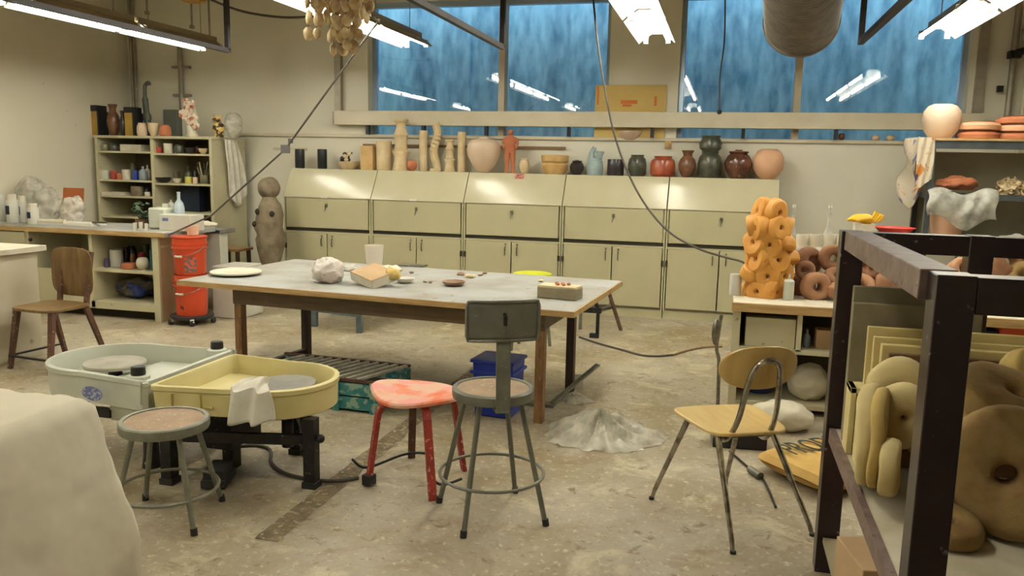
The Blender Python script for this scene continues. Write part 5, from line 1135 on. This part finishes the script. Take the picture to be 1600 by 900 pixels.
part('tray', MB().lathe([(0, 0), (.1, 0), (.13, .035), (.14, .036), (.13, .03), (0, .01)], n=30), mat('red_tray', (206, 54, 44), rough=.45), o)
part('stand', MB().bb(-.1, .1, -.08, .08, -((1.168, 6.300, 1.156)[2]-.735), -.002), M_GREYG, o)
pot('planter', 'straight-sided peach clay planter on the rear rack', 'planter', (1.866, 7.720, 1.002, 0.281, 0.240), 'cup', M_PEACH)
solo('white_towel_heap', MB().ball((0, 0, .06), (.19, .12, .11), 26, 14).warp(.05, 10, 3, fl=0), M_PAPER, 'heap of white paper towels on the desk behind the slanting rack rail', 'towels', ((1.389, 6.000, 0.731, 0.303, 0.296))[:3])
solo('white_block', MB().bb(-.06, .06, -.06, .06, 0, .2), M_PAPER, 'white carton standing left of the middle rack post', 'box', ((1.593, 6.250, 0.731, 0.072, 0.369))[:3], 0, bev=.004)
solo('white_slab', MB().bb(-.15, .15, -.08, .08, 0, .05), M_PAPER, 'flat white slab on the desk at the right edge', 'slab', ((1.708, 5.550, 0.731, 0.236, 0.207))[:3], 0, bev=.004)
# things below desk seen right of the rack
solo('orange_tub', MB().bb(-.12, .2, -.1, .1, 0, .24), mat('orange_tub', (214, 84, 52), rough=.5), 'orange-red tub in the open desk seen above the yellow boards', 'tub', ((1.816, 5.600, 0.608)[0], 5.62, .42), 0, bev=.01)
solo('dark_tin', MB().bb(-.08, .08, -.08, .08, 0, .2), M_DKBLUE, 'dark blue-grey tin left of the orange-red tub', 'tin', ((1.673, 5.600, 0.614)[0]-.04, 5.62, .42), 0, bev=.006)
solo('desk_side_shelf', MB().bb(-.5, .6, -.15, .25, 0, .03), M_CREAM, 'cream side shelf inside the right desk', 'shelf', (2.1, 5.62, .385))

# =============================================================== REAR METAL RACK
RX, RY, RZ_ = (1.659, 7.600, 1.869)
t = thing('metal_rack', 'grey slotted steel rack with wooden top at the right of the back wall', 'rack', (RX, RY, 0))
M_RK = mat('rack_grey', (96, 104, 108), (82, 88, 92), 12, .4, .4); RW = 1.9
for (x, y) in ((.02, .02), (.02, .5), (RW, .02), (RW, .5), (.98, .5)): part('post', MB().bb(x-.022, x+.022, y-.022, y+.022, 0, RZ_-.03), M_RK if y < .1 else M_BLACK, t)
part('top_board', MB().bb(-.06, RW+.04, -.02, .54, RZ_-.02, RZ_), M_WOOD, t, bev=.003)
part('top_rail', MB().bb(0, RW, -.005, .02, RZ_-.085, RZ_-.022), M_RK, t)
for z in (RZ_-.46, 1.0, .5): part('rack_shelf', MB().bb(.04, RW-.04, 0, .5, z-.045, z), M_RK, t)
part('dark_back', MB().bb(.0, RW, .53, .545, 1.0, RZ_-.1), mat('pegboard', (178, 170, 142), (164, 156, 128), 3, .7), t)
z1 = RZ_-.459
pot('round_jar', 'round pale pink clay jar on top of the metal rack', 'jar', (1.777, 7.850, 1.869, 0.309, 0.297), 'pot', M_PINKW, n=30)
# stacks of terracotta dishes
x_, y_, z_, w_, h_ = (2.075, 7.850, 1.869, 0.334, 0.153)
for i in range(2): pot('terracotta_dish', 'shallow terracotta dish, %s of the left stack on the metal rack' % ('bottom', 'top')[i], 'dish', (x_, y_, z_+i*h_/2, w_, h_/2), 'jar', M_PEACH if i else M_TERRA, group='terracotta dishes stacked on the metal rack', n=26)
x_, y_, z_, w_, h_ = (2.378, 7.850, 1.869, 0.357, 0.198)
for i in range(3): pot('terracotta_dish', 'shallow terracotta dish, %s of the right stack on the metal rack' % ('bottom', 'middle', 'top')[i], 'dish', (x_, y_, z_+i*h_/3, w_, h_/3), 'jar', (M_TERRA, M_PEACH, M_TERRA)[i], group='terracotta dishes stacked on the metal rack', n=26)
crumple('terracotta_lump', 'broken terracotta piece in clear plastic on the middle shelf of the metal rack', 'clay piece', ((1.923, 7.750, 1.410, 0.285, 0.241))[:2]+(z1+.03,), (.15, .1, .06), M_TERRA, 51, .4)
o = MB().grid(lambda u, v: (-.30+.52*u+.012*math.sin(v*7), -.06+.008*math.sin(u*25+v*5)-.05*math.sin(v*3)-.03*v, .02-(.30-.16*abs(u-.6))*v+.03*math.sin(u*9)), 30, 16)
o = solo('plastic_wrap', o, M_FILM, 'clear plastic hanging over the middle shelf of the metal rack', 'plastic bag', ((1.949, 7.600, 1.482)[0], 7.59, z1+.005)); sm = o.modifiers.new('s', 'SOLIDIFY'); sm.thickness = .004
o = MB().grid(lambda u, v: (.03*math.sin(v*9+u*4)-.05+.05*v*math.sin(u*5), -.02+.42*u, -(.62-.25*abs(u-.45))*v), 20, 24)
o = solo('printed_plastic', o, mat('printed_film', (206, 194, 172), (112, 104, 150), 9, .4, lo=.55, hi=.6, spot=(206, 120, 60), spot_scale=14, spot_t=.64), 'colourful printed plastic sheet hanging off the left side of the metal rack', 'plastic sheet', (RX-.055, RY, RZ_+.012)); sm = o.modifiers.new('s', 'SOLIDIFY'); sm.thickness = .004
solo('printed_plastic_flap', MB().grid(lambda u, v: (-.13+.13*u, -.045+.01*math.sin(u*14+v*6), -(.34+.12*(1-u)*v)*v), 10, 14), mat('printed_film2', (214, 200, 176), (196, 130, 60), 12, .4, lo=.56, hi=.6, spot=(58, 60, 130), spot_scale=10, spot_t=.64), 'front flap of the printed plastic hanging beside the rack post', 'plastic sheet', (RX+.02, RY, RZ_+.005))
crumple('dried_flowers', 'small cluster of pale dried flowers on the middle rack shelf', 'flowers', ((2.345, 7.750, 1.516)[0], 7.75, z1), (.1, .07, .06), M_BISQ, 53, .8, 2)
crumple('paper_bundle', 'white crumpled bundle on the lower rack shelf behind the rail', 'bundle', ((2.420, 7.600, 1.168)[0], 7.72, 1.001), (.14, .1, .04), M_PAPER, 54, .4)
solo('flat_box', MB().bb(-.2, .2, -.08, .08, 0, .05), M_WOODDK, 'flat brown box on the lower shelf of the metal rack', 'box', ((1.949, 7.100, 1.183)[0]+.2, 7.9, 1.001), 0, bev=.004)
solo('bent_rail', MB().tube(smooth_path([(-.15, 0, -.22), (-.13, 0, -.06), (-.06, 0, 0), (.1, 0, 0), (.5, 0, 0)], 5), .012, 8).bar((-.15, 0, -.2), (-.15, 0, -1.0), .02, .02).bar((.48, 0, 0), (.48, 0, -1.0), .02, .02), M_GREYG, 'bent dark tube rail left of the metal rack', 'rail', ((1.379, 7.300, 1.237)[0], 7.3, 1.03))

# =============================================================== DARK RACK (FOREGROUND)
CT = 1.362; px0, py0, py1 = .475, 1.995, 3.29; pw = .082
t = thing('steel_cart', 'dark maroon welded steel rack loaded with kiln boards and clay rings', 'rack', (px0, py0, 0))
CL, CD = 1.25, py1-py0
mx_ = (0.910, 3.290, 1.284)[0]-px0
for (x, y, lb) in ((0.03, 0, 'scuffed near corner post'), (0, CD, None), (CL, 0, None), (CL, CD, None), (mx_, CD, None)):
    z0 = 0 if x != mx_ else .6
    part('post', MB().bb(x-pw/2, x+pw/2, y-pw/2, y+pw/2, z0, CT-.003), M_MAROON, t, label=lb, bev=.003)
part('side_rail', MB().bb(-pw/2+.012, pw/2+.012, pw/2+.001, CD-pw/2-.001, CT-.072, CT), M_MAROONT, t, label='dusty top side rail', bev=.003); part('side_rail', MB().bb(CL-pw/2, CL+pw/2, pw/2+.001, CD-pw/2-.001, CT-.07, CT), M_MAROONT, t)
part('end_rail', MB().bb(.03+pw/2+.001, CL-pw/2-.001, -pw/2+.003, pw/2-.003, CT-.088, CT-.006), M_MAROON, t, bev=.003)
part('end_rail', MB().bb(pw/2+.001, mx_-pw/2-.001, CD-pw/2+.003, CD+pw/2-.003, CT-.078, CT-.006), M_MAROON, t)
part('end_rail', MB().bb(mx_+pw/2+.001, CL-pw/2-.001, CD-pw/2+.003, CD+pw/2-.003, CT-.078, CT-.006), M_MAROON, t)
part('shelf_rail', MB().bb(-.03, -.008, .05, CD-.05, .545, .60), M_MAROONT, t)
part('shelf_rail', MB().bb(0, CL, CD-.03, CD-.0, .54, .59), M_MAROON, t)
part('deck', MB().bb(-.008, CL, .045, CD-.045, .575, .597), mat('deck_dusty', (214, 208, 186), (186, 178, 150), 5, .8), t)
part('lower_deck', MB().bb(-.02, CL, .045, CD-.045, .13, .15), mat('deck_lower', (150, 140, 112), rough=.8), t)
def wpos(x, y): return None
def board(x0, x1, y, z1_, th, m, label, lean=-4, z0=.598):
    solo('kiln_board', MB().bb(0, x1-x0, -th/2, th/2, 0, z1_-z0), m, label, 'kiln board', (x0, y, z0), (math.radians(lean), 0, 0), 'kiln boards standing on edge in the dark rack', bev=.003)
board(.45+.03, .90, 3.18, 1.165, .035, M_SLABG, 'olive-grey kiln board, rearmost on the dark rack', 0)
board(.47, .89, 3.10, 1.115, .03, M_SLABG, 'olive kiln board with a pale edge, second from the back', 0)
board(.515, 1.62, 3.03, 1.045, .02, M_SLAB, 'tan kiln board, third from the back of the rack', 0)
board(.528, 1.62, 2.98, 1.02, .018, M_SLAB, 'tan kiln board, fourth from the back of the rack', 0)
board(.545, 1.64, 2.93, 1.005, .03, M_SLAB, 'thick tan kiln board just behind the brown one', 0)
board(.56, 1.60, 2.88, .985, .02, M_SLABB, 'brown kiln board, foremost of the standing row', 0)
for i, (x, y, hgt, lb) in enumerate(((.445, 3.0, .24, 'tan bracket-shaped board leaning at the left edge of the rack, rear'), (.46, 2.86, .2, 'tan bracket-shaped board leaning at the left edge of the rack, front'))):
    solo('kiln_prop_board', MB().bb(0, .02, -.05, .05, 0, hgt).bb(0, .09, -.05, .05, hgt-.02, hgt), M_SLAB, lb, 'board', (x+.02, y, .598), 0, bev=.002)
FG = 'large clay rings on the dark rack'
def fring(px, R_, th, tilt, az, m, label, rh=.2, el=1.0): ringo(px, R_, th, H_(tilt), H_(az), m, label, rh, el, 'large_clay_ring', grp=FG, e=.6)
fring((.80, 2.40, .598+.185), .18, .13, 80, -14, M_FOAMD, 'biggest clay ring facing outward with a round hole, right foreground of the rack', .14)
fring((0.859, 2.660, 0.899), .15, .12, 24, 30, M_FOAMD, 'long brown-yellow clay ring lying slanted on top of the biggest ring', .14, 1.15)
fring((0.964, 2.840, 0.950), .09, .1, 70, 30, M_FOAM, 'yellow clay ring at the upper right edge of the rack', .15)
fring((0.674, 2.620, 0.813), .11, .1, 76, -40, M_FOAM, 'yellow clay ring right behind the near rack post', .15)
fring((0.650, 2.450, 0.688), .08, .09, 84, 66, M_FOAM, 'clay ring on edge between the near post and the biggest ring', .15)
fring((0.635, 2.300, 0.643), .085, .06, 14, 20, M_FOAMD, 'small clay ring leaning on the deck below the biggest ring', .15)
fring((0.579, 2.780, 0.900), .095, .1, 84, -12, M_FOAML, 'pale clay ring standing in front of the brown kiln board', .05)
fring((0.564, 2.620, 0.850), .10, .09, 86, 4, M_FOAML, 'pale thick clay ring seen left of the near rack post', .06, .9)
fring((0.481, 2.660, 0.767), .155, .055, 88, 76, M_FOAML, 'tall pale clay ring seen edge-on at the left of the rack', .2)
fring((0.492, 2.560, 0.789), .145, .04, 88, 78, M_FOAM, 'thin yellow clay ring edge-on beside the tall pale one', .2)
fring((0.507, 2.440, 0.742), .08, .05, 88, 74, M_FOAML, 'small pale clay ring edge-on low beside the near rack post', .2)
solo('tan_carton', MB().bb(-.1, .25, -.12, .12, 0, .2), M_CARD, 'tan cardboard carton on the lower deck of the dark rack', 'box', (.56, 2.72, .151), .2, bev=.004)
ringo((.64, 2.42, .151+.13), .11, .09, H_(80), H_(30), M_FOAML, 'pale clay ring on the lower deck of the dark rack', .2, 1, 'large_clay_ring', grp=FG)

# =============================================================== COVERED TABLE (FOREGROUND LEFT)
X1_, Y1_, ZT = -2.0, 2.2, .77
cvr = MB(); NU, NV = 96, 26
per = []
A_, B_ = (-3.6, X1_), (.9, Y1_)
def perim(u):
    w1, h1 = A_[1]-A_[0], B_[1]-B_[0]; L_ = 2*(w1+h1); s = u*L_
    if s < h1: return (A_[1], B_[0]+s, 1, 0)
    s -= h1
    if s < w1: return (A_[1]-s, B_[1], 0, 1)
    s -= w1
    if s < h1: return (A_[0], B_[1]-s, -1, 0)
    s -= h1; return (A_[0]+s, B_[0], 0, -1)
cxm, cym = (A_[0]+A_[1])/2, (B_[0]+B_[1])/2
def rdg(q): return 1-2.2*abs(noise.noise(q))
def cv(u, v):
    x, y, nx, ny = perim(u % 1)
    if v < .4:
        k = v/.4; xx, yy = cxm+(x-cxm)*k, cym+(y-cym)*k
        return (xx, yy, ZT+.012*rdg(Vector((xx*3, yy*3, 1)))+.006*rdg(Vector((xx*9, yy*7, 3)))-(.010 if k > .985 else 0)+.004*noise.noise(Vector((xx*24, yy*24, 3))))
    k = (v-.4)/.6; rad = Vector((x-cxm, y-cym)).normalized(); cor = 1-min(1, min(abs(x-A_[0]), abs(x-A_[1]))/.25)*min(1, min(abs(y-B_[0]), abs(y-B_[1]))/.25)
    dirx = Vector((nx, ny)).lerp(rad, .5*cor+.1); z = ZT-.012-(ZT-.03)*k; kk = min(1, k*6)
    f_ = (.012+.15*k**.9)*(.5+.5*cor)+.02*k*math.sin(u*50+2.5*math.sin(k*3))
    f_ += kk*(.022*rdg(Vector((x*1.8+z*1.6, y*1.8-z*1.5, z)))+.010*rdg(Vector((x*5+z*3, y*5-z*4, z*2+4)))+.005*rdg(Vector((x*11, y*11+z*5, z*9))))
    return (x+dirx.x*f_, y+dirx.y*f_, max(.004, z))
NU, NV = 190, 64
cvr.grid(cv, NU, NV, closed_u=True)
t = thing('covered_table', 'table under a pale canvas sheet in the left foreground', 'table', (0, 0, 0))
cvo = part('canvas_cover', cvr, M_CANVAS, t, ang=60); 
part('table_top', MB().bb(A_[0]+.03, A_[1]-.03, B_[0]+.03, B_[1]-.03, ZT-.06, ZT-.03), M_WOOD, t)
for x in (A_[0]+.08, A_[1]-.08):
    for y in (B_[0]+.08, B_[1]-.08): part('leg', MB().bb(x-.03, x+.03, y-.03, y+.03, 0, ZT-.06), M_WOODL, t)

# =============================================================== HANGING SHELLS, CABLES
hc = (-2.288, 4.600, 2.449)
t = thing('shell_mobile', 'cluster of beige clay shells strung on cords under the ceiling', 'mobile', (hc[0], 4.6, 0))
M_SHELL = mat('shell', (204, 184, 138), (168, 138, 96), 22, .6)
part('hoop', MB().tube(arc((0, 0), .16, 0, 2*PI*19/20, 19, 2.95), .006, 6, True).tube([(0, 0, 2.95), (0, 0, ZC)], .004, 6).tube([(-.16, 0, 2.95), (.16, 0, 2.95)], .005, 6), M_CORD, t)
tips = [(482, 58), (492, 20), (503, 62), (514, 60), (518, 40), (530, 84), (538, 66), (545, 80), (549, 72), (558, 34), (566, 24), (575, 22), (523, 22), (553, 55)]
zb = [(-2.479, 4.600, 2.312), (-2.435, 4.600, 2.415), (-2.390, 4.600, 2.303), (-2.340, 4.600, 2.295), (-2.318, 4.600, 2.354), (-2.278, 4.600, 2.209), (-2.245, 4.600, 2.212), (-2.215, 4.600, 2.241), (-2.194, 4.600, 2.234), (-2.156, 4.600, 2.373), (-2.127, 4.600, 2.408), (-2.086, 4.600, 2.415), (-2.359, 4.600, 2.414), (-2.181, 4.600, 2.314), (-2.451, 4.600, 2.482), (-2.410, 4.600, 2.378), (-2.294, 4.600, 2.302), (-2.260, 4.600, 2.360), (-2.231, 4.600, 2.337), (-2.106, 4.600, 2.473), (-2.143, 4.600, 2.460)]
for i, q in enumerate(zb):
    x = q[0]-hc[0]; y = .08*math.sin(i*2.1); s_ = part('string', MB().tube([(x*.85, y, 2.95), (x, y, q[2])], .002, 5), M_CORD, t)
    z = q[2]+.02; k = 0
    while z < 2.93:
        r = .026+.014*rnd.random()
        part('shell', MB(Matrix.Translation((x+rnd.uniform(-.008, .008), y, z)) @ Matrix.Rotation(rnd.uniform(0, 3), 4, 'Z')).ball((0, 0, 0), (r, r*.5, r*1.15), 8, 6).warp(.006, 40, i*9+k), M_SHELL, s_)
        z += r*2.3+rnd.uniform(.0, .015); k += 1
a = (-2.941, 6.200, 2.426); b = (-3.686, 6.400, 1.669); c = (-4.649, 6.700, 1.045); d_ = (-5.071, 6.620, 0.847)
t = thing('strung_cable', 'taut twisted cable with a plug slanting down to the counter', 'cable')
part('cable', MB().tube([(-2.691, 6.100, 2.651), a, b, c, d_], .008, 6), M_CORD, t)
part('plug', MB().box(b[0], b[1], b[2], .07, .05, .07, .3).box(b[0]+.05, b[1], b[2]+.07, .03, .03, .04), mat('grey_plug', (92, 88, 90), rough=.5), t)
solo('drooping_cable', MB().tube(smooth_path([(-1.085, 6.400, 3.110), (-1.050, 6.400, 2.830), (-0.978, 6.350, 2.397), (-0.864, 6.300, 1.917), (-0.754, 6.300, 1.606), (-0.591, 6.250, 1.321), (-0.386, 6.200, 1.104), (-0.167, 6.150, 0.994), (0.019, 6.100, 0.946), (0.176, 6.000, 0.914), (0.270, 5.950, 0.796)], 6), .008, 7), M_CORD, 'dark cable drooping from the ceiling down to the right desk', 'cable')
t = thing('pull_cord', 'thin pull cord with a knob hanging in front of the right window', 'cord')
part('cord', MB().tube(smooth_path([(-0.108, 8.600, 3.344), (-0.086, 8.600, 2.857), (-0.108, 8.600, 2.486), (-0.095, 8.600, 2.161)], 5), .008, 6), M_CORD, t); part('knob', MB().ball((-0.094, 8.600, 2.142), .025, 10, 8), M_BLK, t)
# pipes in the upper right corner
qa = (2.553, 8.800, 3.014)
t = thing('corner_pipes', 'painted pipes and a dark valve in the upper right corner', 'pipes', (2.62, YB-.08, 2.1))
part('pipe', MB().tube([(0, 0, 0), (0, 0, 1.4)], .03, 12), M_PIPE, t); part('pipe', MB().tube([(.13, .02, -.6), (.13, .02, 1.4)], .02, 10), M_TRIM, t)
part('pipe', MB().tube([(-.02, 0, .62), (.7, -.5, .86)], .035, 12), M_BLACK, t); part('valve', MB().box(0, -.01, .62, .1, .1, .07).tube([(0, -.05, .62), (0, -.1, .62)], .03, 10), M_BLACK, t)
part('pipe', MB().tube([(.02, -.1, .78), (1.0, -.5, .9)], .06, 14), M_PIPE, t, label='thick pale lagged pipe'); part('valve', MB().box(-.09, 0, .30, .05, .05, .06), M_BLACK, t)
bpy.context.view_layer.update()
